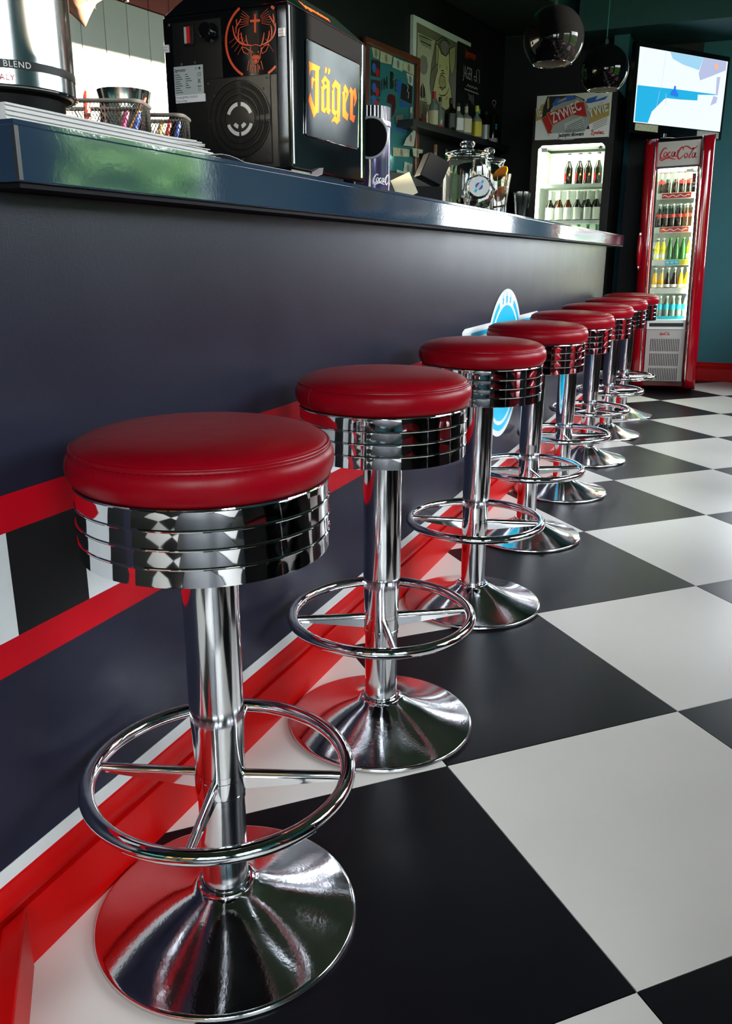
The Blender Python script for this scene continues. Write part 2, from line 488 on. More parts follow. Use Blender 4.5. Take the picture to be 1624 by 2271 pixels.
# outlines of lettering and printed artwork, in metres on their own surfaces
GFX = {'jag_J': [[(0.0754, 1.3757), (0.0852, 1.3745), (0.1229, 1.3743), (0.1215, 1.3699), (0.1176, 1.3671), (0.1145, 1.2896), (0.1047, 1.287), (0.0923, 1.2768), (0.0838, 1.2874), (0.0708, 1.3036), (0.0723, 1.3103), (0.0782, 1.3204), (0.0882, 1.3049), (0.098, 1.296), (0.1003, 1.343), (0.0966, 1.3456), (0.0908, 1.3408), (0.0872, 1.328), (0.0841, 1.3288), (0.0842, 1.3467), (0.0899, 1.3502), (0.0998, 1.3474), (0.1022, 1.3632), (0.0904, 1.363), (0.0816, 1.3602), (0.0757, 1.3503)]], 'jag_A': [[(0.1447, 1.3623), (0.1678, 1.355), (0.1659, 1.3044), (0.1713, 1.3025), (0.1622, 1.292), (0.1508, 1.2949), (0.1503, 1.3008), (0.1434, 1.2918), (0.1263, 1.2945), (0.1282, 1.3346), (0.1257, 1.3368), (0.1356, 1.3426), (0.1273, 1.3488), (0.1387, 1.3579)], [(0.14, 1.3352), (0.1521, 1.3411), (0.1504, 1.3049), (0.1396, 1.2993)], [(0.1417, 1.3493), (0.1464, 1.3531), (0.1523, 1.3504), (0.1522, 1.3461), (0.1435, 1.3447)]], 'jag_U1': [[(0.1474, 1.3787), (0.1557, 1.3766), (0.1528, 1.3689), (0.1442, 1.3667)]], 'jag_U2': [[(0.1624, 1.3798), (0.1711, 1.3774), (0.1661, 1.3686), (0.1587, 1.3673)]], 'jag_G': [[(0.1943, 1.3631), (0.2198, 1.3569), (0.2159, 1.2908), (0.2176, 1.2882), (0.1997, 1.2786), (0.1892, 1.2824), (0.1777, 1.2813), (0.1735, 1.2776), (0.1743, 1.2825), (0.1841, 1.2899), (0.1947, 1.2948), (0.1974, 1.291), (0.2003, 1.2921), (0.2011, 1.2998), (0.1894, 1.2927), (0.1757, 1.2983), (0.1775, 1.3345), (0.1756, 1.3375), (0.1839, 1.3436), (0.1765, 1.3484)], [(0.1895, 1.3458), (0.1958, 1.3502), (0.2034, 1.3467), (0.202, 1.3068), (0.1966, 1.3033), (0.1893, 1.3064)]], 'jag_E': [[(0.244, 1.3629), (0.2622, 1.3513), (0.2611, 1.3469), (0.2461, 1.325), (0.2467, 1.3118), (0.2581, 1.3056), (0.2614, 1.3075), (0.2546, 1.2928), (0.2286, 1.2981), (0.2303, 1.34), (0.2267, 1.3429), (0.2365, 1.3493), (0.2341, 1.3544)], [(0.2438, 1.3477), (0.25, 1.3459), (0.2443, 1.3338)]], 'jag_R': [[(0.2724, 1.3623), (0.2847, 1.3563), (0.2973, 1.3647), (0.305, 1.3459), (0.2999, 1.3366), (0.2922, 1.3261), (0.2895, 1.3279), (0.2934, 1.337), (0.2866, 1.3495), (0.2847, 1.3471), (0.2833, 1.3084), (0.2971, 1.3081), (0.2882, 1.2929), (0.2681, 1.2977), (0.2708, 1.3491), (0.2648, 1.3531)]], 'jag_win': [[(0.0659, 1.4109), (0.0715, 1.4139), (0.3117, 1.4152), (0.3194, 1.4095), (0.3134, 1.245), (0.3055, 1.2419), (0.0646, 1.2406), (0.0586, 1.2438)]], 'cross': [[(0.2002, 1.4457), (0.2048, 1.4453), (0.2044, 1.4369), (0.2128, 1.4361), (0.2126, 1.4322), (0.2042, 1.4327), (0.2035, 1.4148), (0.199, 1.4152), (0.1997, 1.4328), (0.1909, 1.4333), (0.191, 1.4368), (0.1999, 1.4369)]], 'deer_strokes': [[(0.1921, 1.3943), (0.1785, 1.3962), (0.1658, 1.4022), (0.156, 1.4143), (0.1522, 1.4312)], [(0.1853, 1.3953), (0.1822, 1.4028), (0.1813, 1.4128)], [(0.1751, 1.3981), (0.1718, 1.4077), (0.1709, 1.4177)], [(0.1651, 1.4043), (0.1642, 1.415), (0.1669, 1.4255)], [(0.1596, 1.4167), (0.1601, 1.4272), (0.1665, 1.4345), (0.172, 1.4408)], [(0.1619, 1.429), (0.1613, 1.4409)], [(0.2116, 1.3927), (0.2227, 1.3948), (0.2355, 1.4009), (0.2433, 1.4106), (0.2453, 1.4195), (0.2455, 1.4273)], [(0.2142, 1.3935), (0.2179, 1.4011), (0.2208, 1.4133)], [(0.2261, 1.3971), (0.2307, 1.4065), (0.2318, 1.4155)], [(0.2347, 1.4016), (0.2375, 1.4124), (0.2358, 1.4236)], [(0.2449, 1.4196), (0.2406, 1.429), (0.2327, 1.4403)], [(0.243, 1.4262), (0.2424, 1.434), (0.2407, 1.4425)], [(0.1899, 1.3916), (0.1909, 1.3809), (0.1932, 1.3707), (0.1946, 1.3652), (0.2002, 1.3625), (0.2059, 1.3648), (0.2085, 1.3695), (0.2119, 1.3792), (0.214, 1.3889)], [(0.1903, 1.3929), (0.2015, 1.3948), (0.2132, 1.391)], [(0.1706, 1.3934), (0.18, 1.3908), (0.1883, 1.3851), (0.1843, 1.3794), (0.1748, 1.3835), (0.1706, 1.3934)], [(0.2302, 1.3928), (0.2217, 1.3916), (0.2139, 1.3856), (0.2153, 1.3782), (0.2239, 1.3815), (0.2302, 1.3928)], [(0.1862, 1.3692), (0.1813, 1.3515)], [(0.1894, 1.3623), (0.1901, 1.3475)], [(0.195, 1.3605), (0.1935, 1.3465)], [(0.2001, 1.3599), (0.2, 1.3461)], [(0.2053, 1.3611), (0.2059, 1.3463)], [(0.2123, 1.3659), (0.2163, 1.3509)], [(0.1923, 1.3594), (0.1886, 1.353)], [(0.2081, 1.3582), (0.2092, 1.3514)]], 'deer_blaze': [[(0.1904, 1.3736), (0.1965, 1.3771), (0.2067, 1.3763), (0.2125, 1.3725), (0.2095, 1.369), (0.1931, 1.3703)], [(0.1958, 1.3692), (0.2047, 1.3685), (0.2032, 1.3646), (0.197, 1.3651)], [(0.1916, 1.3835), (0.1951, 1.3839), (0.1946, 1.3806)], [(0.209, 1.3827), (0.2061, 1.3826), (0.2069, 1.3796)]], 'emb_c': [[(0.2006, 1.4019), (0.1347, 1.4055), (0.1779, 1.4589), (0.2474, 1.4451), (0.126, 1.4541), (0.2441, 1.3429), (0.2019, 1.4326)]], 'pig': [[(-0.668, 2.6241), (0.2768, 2.6091), (0.2766, 2.5746), (0.02, 2.5652), (0.0679, 1.9523), (-0.6152, 1.9964), (-0.675, 2.3464)], [(-0.6213, 2.5809), (0.02, 2.5652), (0.0257, 2.0705), (-0.6162, 2.0205)], [(-0.605, 2.5173), (-0.3356, 2.5145), (-0.3948, 2.3516), (-0.4076, 2.2283), (-0.3839, 2.1502), (-0.3852, 2.0841), (-0.6093, 2.0776)], [(-0.325, 2.5005), (-0.2852, 2.4959), (-0.2424, 2.4511), (-0.1605, 2.4452), (-0.1116, 2.487), (-0.0946, 2.3944), (-0.0974, 2.2849), (-0.0624, 2.2394), (-0.0351, 2.1578), (-0.0282, 2.0636), (-0.2612, 2.1011), (-0.3561, 2.183), (-0.3128, 2.2922), (-0.29, 2.3287), (-0.2974, 2.3682), (-0.3273, 2.3712)], [(-0.3257, 2.5124), (-0.3064, 2.5201), (-0.2825, 2.4843), (-0.2874, 2.3679), (-0.3267, 2.3612)], [(-0.1025, 2.5052), (-0.0049, 2.5418), (-0.0062, 2.4179), (-0.0375, 2.3366), (-0.0819, 2.3631), (-0.1033, 2.4429)], [(-0.2613, 2.5125), (-0.2181, 2.5449), (-0.1572, 2.5483), (-0.1039, 2.5255), (-0.121, 2.4729), (-0.1605, 2.4452), (-0.2118, 2.4484), (-0.2543, 2.4814)], [(-0.248, 2.2986), (-0.2133, 2.3124), (-0.1716, 2.3025), (-0.1523, 2.2469), (-0.1871, 2.2249), (-0.2383, 2.2255), (-0.2652, 2.2504)], [(-0.5254, 2.3905), (-0.4638, 2.3836), (-0.4422, 2.3355), (-0.4588, 2.2847), (-0.5006, 2.2639), (-0.5527, 2.2733), (-0.5753, 2.3209), (-0.5616, 2.3664)], [(-0.5264, 2.2099), (-0.5153, 2.115), (-0.5358, 2.108), (-0.5536, 2.1256), (-0.5499, 2.1703)], [(-0.517, 2.2113), (-0.4823, 2.1805), (-0.4725, 2.1374), (-0.4886, 2.1148), (-0.5096, 2.1158)], [(0.0303, 2.5714), (0.2796, 2.5794), (0.473, 2.5818), (0.5242, 2.0274), (0.061, 2.0399)], [(0.1632, 2.5282), (0.1773, 2.52), (0.3716, 2.5263), (0.375, 2.4917), (0.2931, 2.4951), (0.2085, 2.4847), (0.1683, 2.4949)]], 'pig_s': [[(-0.3266, 2.3592), (-0.3922, 2.3037), (-0.4076, 2.2283), (-0.3892, 2.1576)], [(-0.2969, 2.5259), (-0.2389, 2.5551), (-0.1682, 2.5585), (-0.0939, 2.5315)], [(-0.235, 2.3337), (-0.205, 2.3427), (-0.1842, 2.3379)], [(-0.2437, 2.3116), (-0.204, 2.3264), (-0.1678, 2.3239)], [(-0.2685, 2.2209), (-0.2277, 2.2188), (-0.2067, 2.2094), (-0.1871, 2.2249), (-0.1466, 2.2394)], [(-0.2657, 2.1757), (-0.2144, 2.1706), (-0.1432, 2.1893), (-0.0942, 2.2389)], [(-0.2528, 2.3758), (-0.2612, 2.3498)], [(-0.1459, 2.3816), (-0.1392, 2.3599)], [(-0.231, 2.2702), (-0.2287, 2.2664)], [(-0.1955, 2.2758), (-0.1932, 2.272)], [(-0.5908, 2.5047), (-0.4982, 2.5052), (-0.3838, 2.5054)], [(-0.5709, 2.4699), (-0.4012, 2.4704)], [(-0.5818, 2.0855), (-0.4488, 2.0877)], [(-0.3486, 2.2252), (-0.3563, 2.1871)], [(-0.1216, 2.1797), (-0.1407, 2.1515)]], 'jposter_s': [[(0.1343, 2.4354), (0.162, 2.4379), (0.1736, 2.301), (0.1574, 2.2942)], [(0.1807, 2.3501), (0.1955, 2.4393), (0.2202, 2.352)], [(0.2354, 2.4373), (0.2276, 2.3968), (0.2483, 2.3564), (0.2565, 2.3928)], [(0.2639, 2.4377), (0.2733, 2.3604)], [(0.2639, 2.4377), (0.2845, 2.439)], [(0.2674, 2.399), (0.2847, 2.3996)], [(0.2892, 2.4376), (0.2999, 2.3602)], [(0.3208, 2.3856), (0.3616, 2.3877)], [(0.3282, 2.3691), (0.3587, 2.3561)], [(0.3685, 2.4376), (0.3742, 2.3541)], [(0.3913, 2.4458), (0.4214, 2.4419), (0.4302, 2.3538)], [(0.1967, 2.2958), (0.2236, 2.3131), (0.2421, 2.2983), (0.2638, 2.3126), (0.2882, 2.2986), (0.3101, 2.3131), (0.3405, 2.2999), (0.3687, 2.313), (0.3993, 2.3042)], [(0.1592, 2.2726), (0.4202, 2.2735)], [(0.2294, 2.2479), (0.2471, 2.2416), (0.2503, 2.2065)], [(0.2699, 2.2449), (0.2735, 2.2054)], [(0.2928, 2.2482), (0.3038, 2.1917)], [(0.3216, 2.2524), (0.3344, 2.1779)]], 'mirror': [[(-1.2503, 2.3464), (-0.6089, 2.3429), (-0.6407, 1.7564), (-0.6092, 1.4842), (-1.2661, 1.4939)], [(-1.2375, 2.3099), (-0.6622, 2.3017), (-0.6911, 1.747), (-0.6571, 1.5181), (-1.2663, 1.5276)]], 'notes': [[(-1.2375, 2.3099), (-1.1351, 2.307), (-1.1474, 2.2512), (-1.2159, 2.2531)], [(-1.1264, 2.3066), (-0.9663, 2.3032), (-0.9833, 2.2492), (-1.1325, 2.2398)], [(-0.9526, 2.3015), (-0.8174, 2.2983), (-0.8296, 2.2315), (-0.9694, 2.2352)], [(-0.8127, 2.2991), (-0.6671, 2.3009), (-0.6645, 2.2351), (-0.8253, 2.2448)], [(-0.7771, 2.2338), (-0.6743, 2.2313), (-0.6816, 2.1614), (-0.7459, 2.173)], [(-0.7009, 1.8773), (-0.6705, 1.8697), (-0.6969, 1.7688), (-0.8494, 1.76), (-0.8121, 1.8099)], [(-0.9536, 1.7386), (-0.7113, 1.7495), (-0.7196, 1.6994), (-0.9523, 1.6824)], [(-0.7216, 1.7574), (-0.5582, 1.76), (-0.5818, 1.703), (-0.7097, 1.7048)], [(-0.9409, 1.596), (-0.7856, 1.5861), (-0.7932, 1.5134), (-0.9581, 1.5198)], [(-0.7879, 1.662), (-0.6674, 1.6544), (-0.6951, 1.5795), (-0.8055, 1.5935)], [(-0.9255, 1.9432), (-0.8168, 1.9657), (-0.8246, 1.9043), (-0.9197, 1.8971)], [(-0.721, 2.0216), (-0.6866, 2.0306), (-0.6917, 1.8982), (-0.7269, 1.9073)]], 'photos': [[(-1.2411, 2.2349), (-1.1256, 2.245), (-1.1286, 2.1461), (-1.2446, 2.1395)], [(-1.2445, 2.1197), (-1.1195, 2.1273), (-1.127, 2.0326), (-1.248, 2.0233)], [(-0.8322, 2.1596), (-0.6816, 2.1614), (-0.6872, 2.0479), (-0.8484, 2.0599)], [(-1.2479, 2.0032), (-1.1312, 2.0177), (-1.1328, 2.0012), (-1.2478, 1.9872)]], 'jimtext': [[(-1.111, 2.1408), (-1.0978, 2.1449), (-1.0968, 2.0779), (-1.1099, 2.0719)], [(-1.0808, 2.0803), (-1.082, 2.1535), (-1.0696, 2.1575), (-1.0548, 2.1252), (-1.043, 2.1679), (-1.0287, 2.1702), (-1.0273, 2.0965), (-1.0417, 2.0923), (-1.0424, 2.1353), (-1.0526, 2.1009), (-1.058, 2.1001), (-1.0674, 2.1273), (-1.0666, 2.0845)], [(-0.996, 2.2042), (-0.9642, 2.2094), (-0.9456, 2.2001), (-0.9469, 2.1751), (-0.9613, 2.1624), (-0.9446, 2.1547), (-0.9438, 2.1216), (-0.9618, 2.1022), (-0.9966, 2.1012)], [(-0.931, 2.1651), (-0.8987, 2.1744), (-0.8984, 2.164), (-0.9169, 2.159), (-0.9164, 2.1404), (-0.8997, 2.1429), (-0.8995, 2.1346), (-0.9162, 2.13), (-0.9155, 2.105), (-0.8922, 2.1084), (-0.892, 2.098), (-0.9292, 2.0945)]], 'jimred': [[(-1.0292, 2.0508), (-1.0022, 2.0672), (-0.9518, 2.0703), (-0.9238, 2.0618), (-0.913, 2.0043), (-0.9305, 1.9553), (-0.9672, 1.9295), (-0.9689, 2.0093), (-1.0329, 2.0088)]], 'jimblue': [[(-0.88, 2.1774), (-0.8521, 2.1902), (-0.8322, 2.1596), (-0.858, 2.0628), (-0.8774, 2.0811), (-0.9016, 2.107)], [(-0.8575, 2.0459), (-0.7216, 2.0389), (-0.731, 2.0246), (-0.8564, 2.0077)], [(-0.9195, 1.8885), (-0.7364, 1.8974), (-0.7546, 1.8513), (-0.9186, 1.8501)]], 'tv_sky': [[(0.0023, 2.4567), (0.939, 2.4575), (0.9567, 2.2224), (0.0077, 2.2072)]], 'tv_blue': [[(0.3094, 2.4573), (0.6753, 2.4578), (0.6419, 2.3671), (0.4666, 2.3861), (0.3451, 2.4142)]], 'tv_sea': [[(0.0076, 2.2081), (0.4425, 2.2171), (0.8539, 2.2207), (0.8553, 2.1708), (0.3004, 2.1428), (0.1781, 2.0459), (0.1465, 1.9678), (0.0091, 1.9669)]], 'tv_deck': [[(0.314, 2.1485), (0.6563, 2.1542), (0.6558, 2.2011), (0.941, 2.2211), (0.9581, 1.9634), (0.1465, 1.9678), (0.1845, 2.0509)]], 'tv_sail': [[(0.6753, 2.4578), (0.939, 2.4575), (0.939, 2.3964), (0.7995, 2.3453), (0.6614, 2.2996), (0.6385, 2.3437)], [(0.8472, 2.3405), (0.8858, 2.3442), (0.8785, 2.2157), (0.8552, 2.2137)], [(0.8329, 2.207), (0.8812, 2.2016), (0.8726, 2.1627), (0.8068, 2.1358)]], 'tv_man': [[(0.3465, 2.1742), (0.3638, 2.2032), (0.3841, 2.2142), (0.3877, 2.2374), (0.4058, 2.239), (0.4101, 2.2119), (0.44, 2.187), (0.4397, 2.1662), (0.4065, 2.1656)]], 'tv_logo': [[(0.8113, 2.4281), (0.8338, 2.4327), (0.8483, 2.4178), (0.845, 2.3942), (0.8224, 2.3896), (0.8075, 2.4068)]], 'tv_screen': [[(-0.0005, 2.4573), (0.9389, 2.4584), (0.9601, 1.9611), (0.0076, 1.9623)]], 'zyw': [[(-0.4546, 2.1651), (0.0742, 2.1483), (0.0801, 1.8633), (-0.4554, 1.8659)], [(-0.411, 2.0872), (-0.3855, 2.1607), (-0.1819, 2.155), (-0.1102, 2.1235), (-0.0876, 2.0036), (-0.0572, 1.9224), (-0.1802, 1.9136), (-0.2955, 1.9245), (-0.348, 1.8864), (-0.4169, 2.0068)], [(-0.3834, 2.0453), (-0.1515, 2.1063), (-0.1115, 2.1063), (-0.0822, 2.0033), (-0.1883, 2.0242), (-0.3308, 1.9592)], [(-0.417, 2.0093), (-0.3772, 2.0349), (-0.3303, 1.9516), (-0.3536, 1.8867)], [(-0.0838, 2.0578), (0.0724, 2.0901), (0.076, 2.0043), (-0.0649, 1.9527)], [(-0.4657, 2.0753), (-0.4074, 2.1171), (-0.3981, 2.0159), (-0.4634, 1.9941)], [(-0.2493, 1.9675), (-0.1228, 2.0106), (-0.0994, 1.9844), (-0.1055, 1.9249), (-0.2354, 1.9265)], [(-0.3486, 2.101), (-0.3161, 2.1438), (-0.2835, 2.1442), (-0.3084, 2.111), (-0.2393, 2.1315), (-0.2516, 2.1521), (-0.1979, 2.1536), (-0.1645, 2.1367), (-0.1957, 2.1239), (-0.2705, 2.1136), (-0.3179, 2.0916)], [(-0.1029, 2.0984), (-0.0892, 2.127), (-0.0166, 2.142), (-0.0301, 2.1135), (0.0569, 2.1373), (0.038, 2.1142), (-0.0656, 2.0961)], [(-0.3842, 2.1406), (-0.3717, 2.1598), (-0.3667, 2.0845), (-0.3795, 2.0702)]], 'zyw_txt': [[(-0.3267, 1.9792), (-0.3473, 2.0408), (-0.1931, 2.0891)], [(-0.115, 2.0473), (-0.1406, 2.1032)], [(-0.2794, 1.8907), (-0.0546, 1.8898), (-0.0492, 1.8895), (0.0597, 1.8867)], [(-0.0619, 1.9824), (-0.0777, 2.0476), (0.0675, 2.0734)]], 'coke': [[(0.488, 1.7452), (0.4777, 1.7539), (0.4622, 1.744), (0.4484, 1.7169), (0.4471, 1.6962), (0.4571, 1.6866), (0.4697, 1.6931)], [(0.445, 1.694), (0.4454, 1.6801), (0.4598, 1.6736), (0.4801, 1.6834), (0.5081, 1.687), (0.53, 1.6793), (0.5516, 1.6748)], [(0.4781, 1.7263), (0.47, 1.7138), (0.4715, 1.699), (0.4813, 1.6949), (0.4896, 1.7061), (0.488, 1.7223), (0.4781, 1.7263)], [(0.5142, 1.7189), (0.5089, 1.7251), (0.4982, 1.715), (0.4984, 1.6989), (0.5074, 1.6939), (0.5206, 1.7026)], [(0.5396, 1.7225), (0.5301, 1.7243), (0.5234, 1.7117), (0.5258, 1.6978), (0.5346, 1.6938), (0.5399, 1.7064), (0.5456, 1.7236), (0.5434, 1.6994), (0.5497, 1.6932), (0.5585, 1.6988)], [(0.5578, 1.7277), (0.5681, 1.7319)], [(0.5993, 1.7315), (0.5976, 1.7475), (0.588, 1.7502), (0.5734, 1.7349), (0.5634, 1.7101), (0.5641, 1.6895), (0.575, 1.6753), (0.5883, 1.6817), (0.6006, 1.6972)], [(0.5906, 1.7478), (0.6062, 1.754), (0.6271, 1.7531), (0.6472, 1.7386), (0.6659, 1.7356), (0.6814, 1.7418), (0.6925, 1.7535)], [(0.6178, 1.7102), (0.6097, 1.6991), (0.6112, 1.6854), (0.6201, 1.6805), (0.6291, 1.6915), (0.6275, 1.7067), (0.6178, 1.7102)], [(0.6613, 1.7358), (0.6675, 1.7423), (0.6641, 1.7311), (0.6447, 1.6978), (0.6401, 1.6843), (0.6455, 1.6772), (0.6554, 1.6837)], [(0.6759, 1.7079), (0.6666, 1.7083), (0.6602, 1.6949), (0.6626, 1.6811), (0.6712, 1.6785), (0.6776, 1.692), (0.6828, 1.7077), (0.6798, 1.685), (0.6861, 1.678), (0.6938, 1.6831)]]}

# ------------------------------------------------------------------ the setting
ROOM_X1, ROOM_Y0, ROOM_Y1, CEIL = 3.05, -2.2, 7.85, 3.25
# floor slab and single tiles laid at 45 degrees to the bar
floor = struct(MB().box(-3.4, ROOM_X1, ROOM_Y0, 8.6, -0.10, -0.006).build('floor', 'grout', smooth=False))
T = 0.6
g0 = Vector((0.65806, 1.50065)); gu = Vector((1, 1)) * (T / sqrt(2)); gv = Vector((-1, 1)) * (T / sqrt(2))
h = T / 2 - 0.0012
def tile_mesh(m):
    b = MB().box(-h, h, -h, h, -0.006, 0.0)
    me = bpy.data.meshes.new('tile'); me.from_pydata(b.v, [], b.f); me.materials.append(MATS[m]); return me
tm = {0: tile_mesh('black_tile'), 1: tile_mesh('white_tile')}
for i in range(-12, 16):
    for j in range(-12, 16):
        c = g0 + gu * (i + 0.5) + gv * (j + 0.5)
        if 0.02 < c.x < ROOM_X1 - 0.3 and ROOM_Y0 + 0.3 < c.y < 8.0:
            o = link('tile', tm[(i + j) % 2], floor, (c.x, c.y, 0), pi / 4 + (0, pi / 2, pi, -pi / 2)[(i * 3 + j * 5) % 4])

# left wall behind the bar: runs slightly askew to the bar
WA = pi / 2 - 0.143
WP = Vector((-1.1, 6.83, 0))
wl = struct(MB().box(-9.3, 1.25, 0.022, 0.14, -0.1, CEIL).build('wall_left', 'black_paint', loc=WP, rotz=WA, smooth=False))
PB = 0.1345
pm_w = MB().box(-PB / 2 + 0.002, PB / 2 - 0.002, 0, 0.022, 0, 2.095)
pm_m = MB().box(-PB / 2 + 0.002, PB / 2 - 0.002, -0.004, 0.022, 2.099, CEIL)
def tomesh(b, m):
    me = bpy.data.meshes.new('board'); me.from_pydata(b.v, [], b.f); me.materials.append(MATS[m]); return me
mw_, mm_ = tomesh(pm_w, 'white_board'), tomesh(pm_m, 'maroon_board')
for k in range(-10, 8):
    s = -3.477 + PB * (k + 0.5)
    link('board', mw_, wl, (s, 0, 0), bevel=0.002)
    link('board', mm_, wl, (s, 0, 0), bevel=0.002)

# far wall, teal, with black sheets painted in for the dark recesses
BWX = (1.36, 2.05, 0.90, 2.30)
wb = MB()
for bx in ((-1.2, BWX[0], -0.1, CEIL), (BWX[1], ROOM_X1, -0.1, CEIL), (BWX[0], BWX[1], BWX[3], CEIL), (BWX[0], BWX[1], -0.1, BWX[2])):
    wb.box(bx[0], bx[1], ROOM_Y1, ROOM_Y1 + 0.12, bx[2], bx[3])
wb = struct(wb.build('wall_back', 'teal_paint', smooth=False))
MB().box(-1.2, 0.02, ROOM_Y1 - 0.012, ROOM_Y1, 0, 2.8).build('dark_recess_fill', 'black_paint', wb, smooth=False)
MB().box(0.11, 0.62, ROOM_Y1 - 0.012, ROOM_Y1, 0, 2.63).build('dark_recess_fill', 'black_paint', wb, smooth=False)  # black painted where the teal behind the red fridge is only in shadow
pil = MB().box(0.0, 0.115, 7.35, ROOM_Y1 - 0.012, 0, 2.63).build('trim_1', 'teal_paint', smooth=False, bevel=0.004)
struct(pil)
beam = struct(MB().box(-0.24, ROOM_X1, 7.15, ROOM_Y1, 2.63, CEIL).build('trim_2', 'teal_dark', smooth=False))
prof = [(0, 0), (-0.014, 0), (-0.014, 0.105), (-0.004, 0.109), (-0.004, 0.114), (-0.014, 0.118), (-0.017, 0.13), (-0.012, 0.146), (-0.004, 0.154), (0, 0.156)]
bbk = struct(MB().profile_x(prof, 0.62, ROOM_X1).build('baseboard_back', 'red_paint', loc=(0, ROOM_Y1, 0), angle=30))

# dropped ceiling over the back bar and the main ceiling
ceil = struct(MB().box(-3.4, ROOM_X1, ROOM_Y0, 8.6, CEIL, CEIL + 0.1).build('ceiling', 'ceiling_paint', smooth=False))
drop = struct(MB().box(-9.3, 1.2, -0.66, 0.0, 2.805, CEIL).build('trim_3', 'ceiling_paint', loc=WP, rotz=WA, smooth=False))
MB().box(-9.3, 1.2, -0.672, -0.66, 2.800, CEIL).build('fascia', 'teal_paint', drop, smooth=False)

# wall behind the camera with a glazed shopfront
wf = MB()
FWX = (1.30, 2.75, 0.95, 2.30)
for bx in ((-3.4, FWX[0], -0.1, CEIL), (FWX[1], ROOM_X1, -0.1, CEIL), (FWX[0], FWX[1], FWX[3], CEIL), (FWX[0], FWX[1], -0.1, FWX[2])):
    wf.box(bx[0], bx[1], ROOM_Y0 - 0.12, ROOM_Y0, bx[2], bx[3])
wf = struct(wf.build('wall_front', 'teal_dark', smooth=False))
for k in range(2):
    MB().box(0.05 + 0.62 * k, 0.55 + 0.62 * k, ROOM_Y0, ROOM_Y0 + 0.02, 0.25, 2.2).build('panel', 'reflection_tan', wf, smooth=False, bevel=0.006)  # unseen tan panels, added to give the stool chrome golden reflections

# window wall on the right
BAYS = [(-1.9, -0.5, 2.45), (1.9, 3.5, 2.45), (3.9, 5.6, 2.75)]
SILL = 0.85
wr = MB()
ys = [ROOM_Y0] + [v for b in BAYS for v in b[:2]] + [8.6]
for k in range(0, len(ys), 2):
    wr.box(ROOM_X1, ROOM_X1 + 0.15, ys[k], ys[k + 1], -0.1, CEIL)
for a, b, hd in BAYS:
    wr.box(ROOM_X1, ROOM_X1 + 0.15, a, b, -0.1, SILL)
    wr.box(ROOM_X1, ROOM_X1 + 0.15, a, b, hd, CEIL)
struct(wr.build('wall_right', 'teal_paint', smooth=False))

def window(n, w, h_, mw, mull):
    """local x along the window, z up, outer face +y"""
    f = MB(); t = 0.05
    f.box(0, w, 0.02, 0.09, 0, t).box(0, w, 0.02, 0.09, h_ - t, h_).box(0, t, 0.02, 0.09, t, h_ - t).box(w - t, w, 0.02, 0.09, t, h_ - t)
    o = struct(f.build('window_%d' % n, 'frame_metal', smooth=False, mw=mw))
    xs = [t + (w - 2 * t) * k / mull for k in range(mull + 1)]
    for x in xs[1:-1]:
        MB().box(x - 0.025, x + 0.025, 0.025, 0.085, t, h_ - t).build('mullion', 'frame_metal', o, smooth=False)
    for a, b in zip(xs[:-1], xs[1:]):
        MB().box(a, b, 0.05, 0.056, t, h_ - t).build('pane', 'window_glass', o, smooth=False)
    ld = bpy.data.lights.new('window_portal', 'AREA'); ld.shape = 'RECTANGLE'; ld.size = w; ld.size_y = h_
    ld.cycles.is_portal = True
    lo = bpy.data.objects.new('window_portal', ld); COL.objects.link(lo)
    lo.matrix_world = mw @ Matrix.Translation((w / 2, 0.12, h_ / 2)) @ Matrix.Rotation(-pi / 2, 4, 'X')
    return o
for k, (a, b, hd) in enumerate(BAYS):
    mw = Matrix.Translation((ROOM_X1, b, SILL)) @ Matrix.Rotation(-pi / 2, 4, 'Z')
    window(k + 1, b - a, hd - SILL, mw, 1 if k == 2 else 3)

window(4, BWX[1] - BWX[0], BWX[3] - BWX[2], Matrix.Translation((BWX[0], ROOM_Y1, BWX[2])), 2)
window(5, FWX[1] - FWX[0], FWX[3] - FWX[2], Matrix.Translation((FWX[1], ROOM_Y0, FWX[2])) @ Matrix.Rotation(pi, 4, 'Z'), 4)

# ------------------------------------------------------------------ bar front
BX = 0.24
bar = thing('bar_counter', 'long dark navy bar counter with checker band, blue round emblem and red skirting', 'bar', (BX, 0, 0), pi / 2)
MB().box(0.45, 6.14, 0.0, 0.03, 0.148, 1.0862).build('front_panel', 'vinyl_navy', bar, smooth=False)
MB().box(0.45, 6.14, 0.0305, 0.50, 0.001, 1.0862).build('carcass', 'black_paint', bar, smooth=False)
def strip(x0, x1, z0, z1, name, m, t=0.0008): return MB().box(x0, x1, -t, 0.0, z0, z1).build(name, m, bar, smooth=False)
CB_END = 2.817
strip(0.45, CB_END, 0.657, 0.708, 'red_stripe', 'vinyl_red')
strip(0.45, CB_END, 0.459, 0.508, 'red_stripe', 'vinyl_red')
q = 0.142; x = 0.829 - 2 * q; k = 0
while x < CB_END - 0.01:
    strip(max(x, 0.45), min(x + q, CB_END), 0.508, 0.657, 'square', 'vinyl_black' if k % 2 == 0 else 'vinyl_white')
    x += q; k += 1
strip(0.45, 6.14, 0.150, 0.180, 'white_stripe', 'white_paint_strip', 0.0012)
bprof = [(0.020, 0), (-0.0110, 0), (-0.0110, 0.0985), (-0.0100, 0.1020), (0.008, 0.1030), (0.008, 0.1110), (-0.0095, 0.1125), (-0.0130, 0.120), (-0.0140, 0.129), (-0.0115, 0.140), (-0.007, 0.148), (-0.0045, 0.1475 + 0.006), (-0.0002, 0.156), (-0.0002, 0.1479), (0.020, 0.1479)]
MB().profile_x(bprof, 0.45, 6.14).build('skirting', 'red_paint', bar, angle=28, label='red painted skirting board with rolled top')
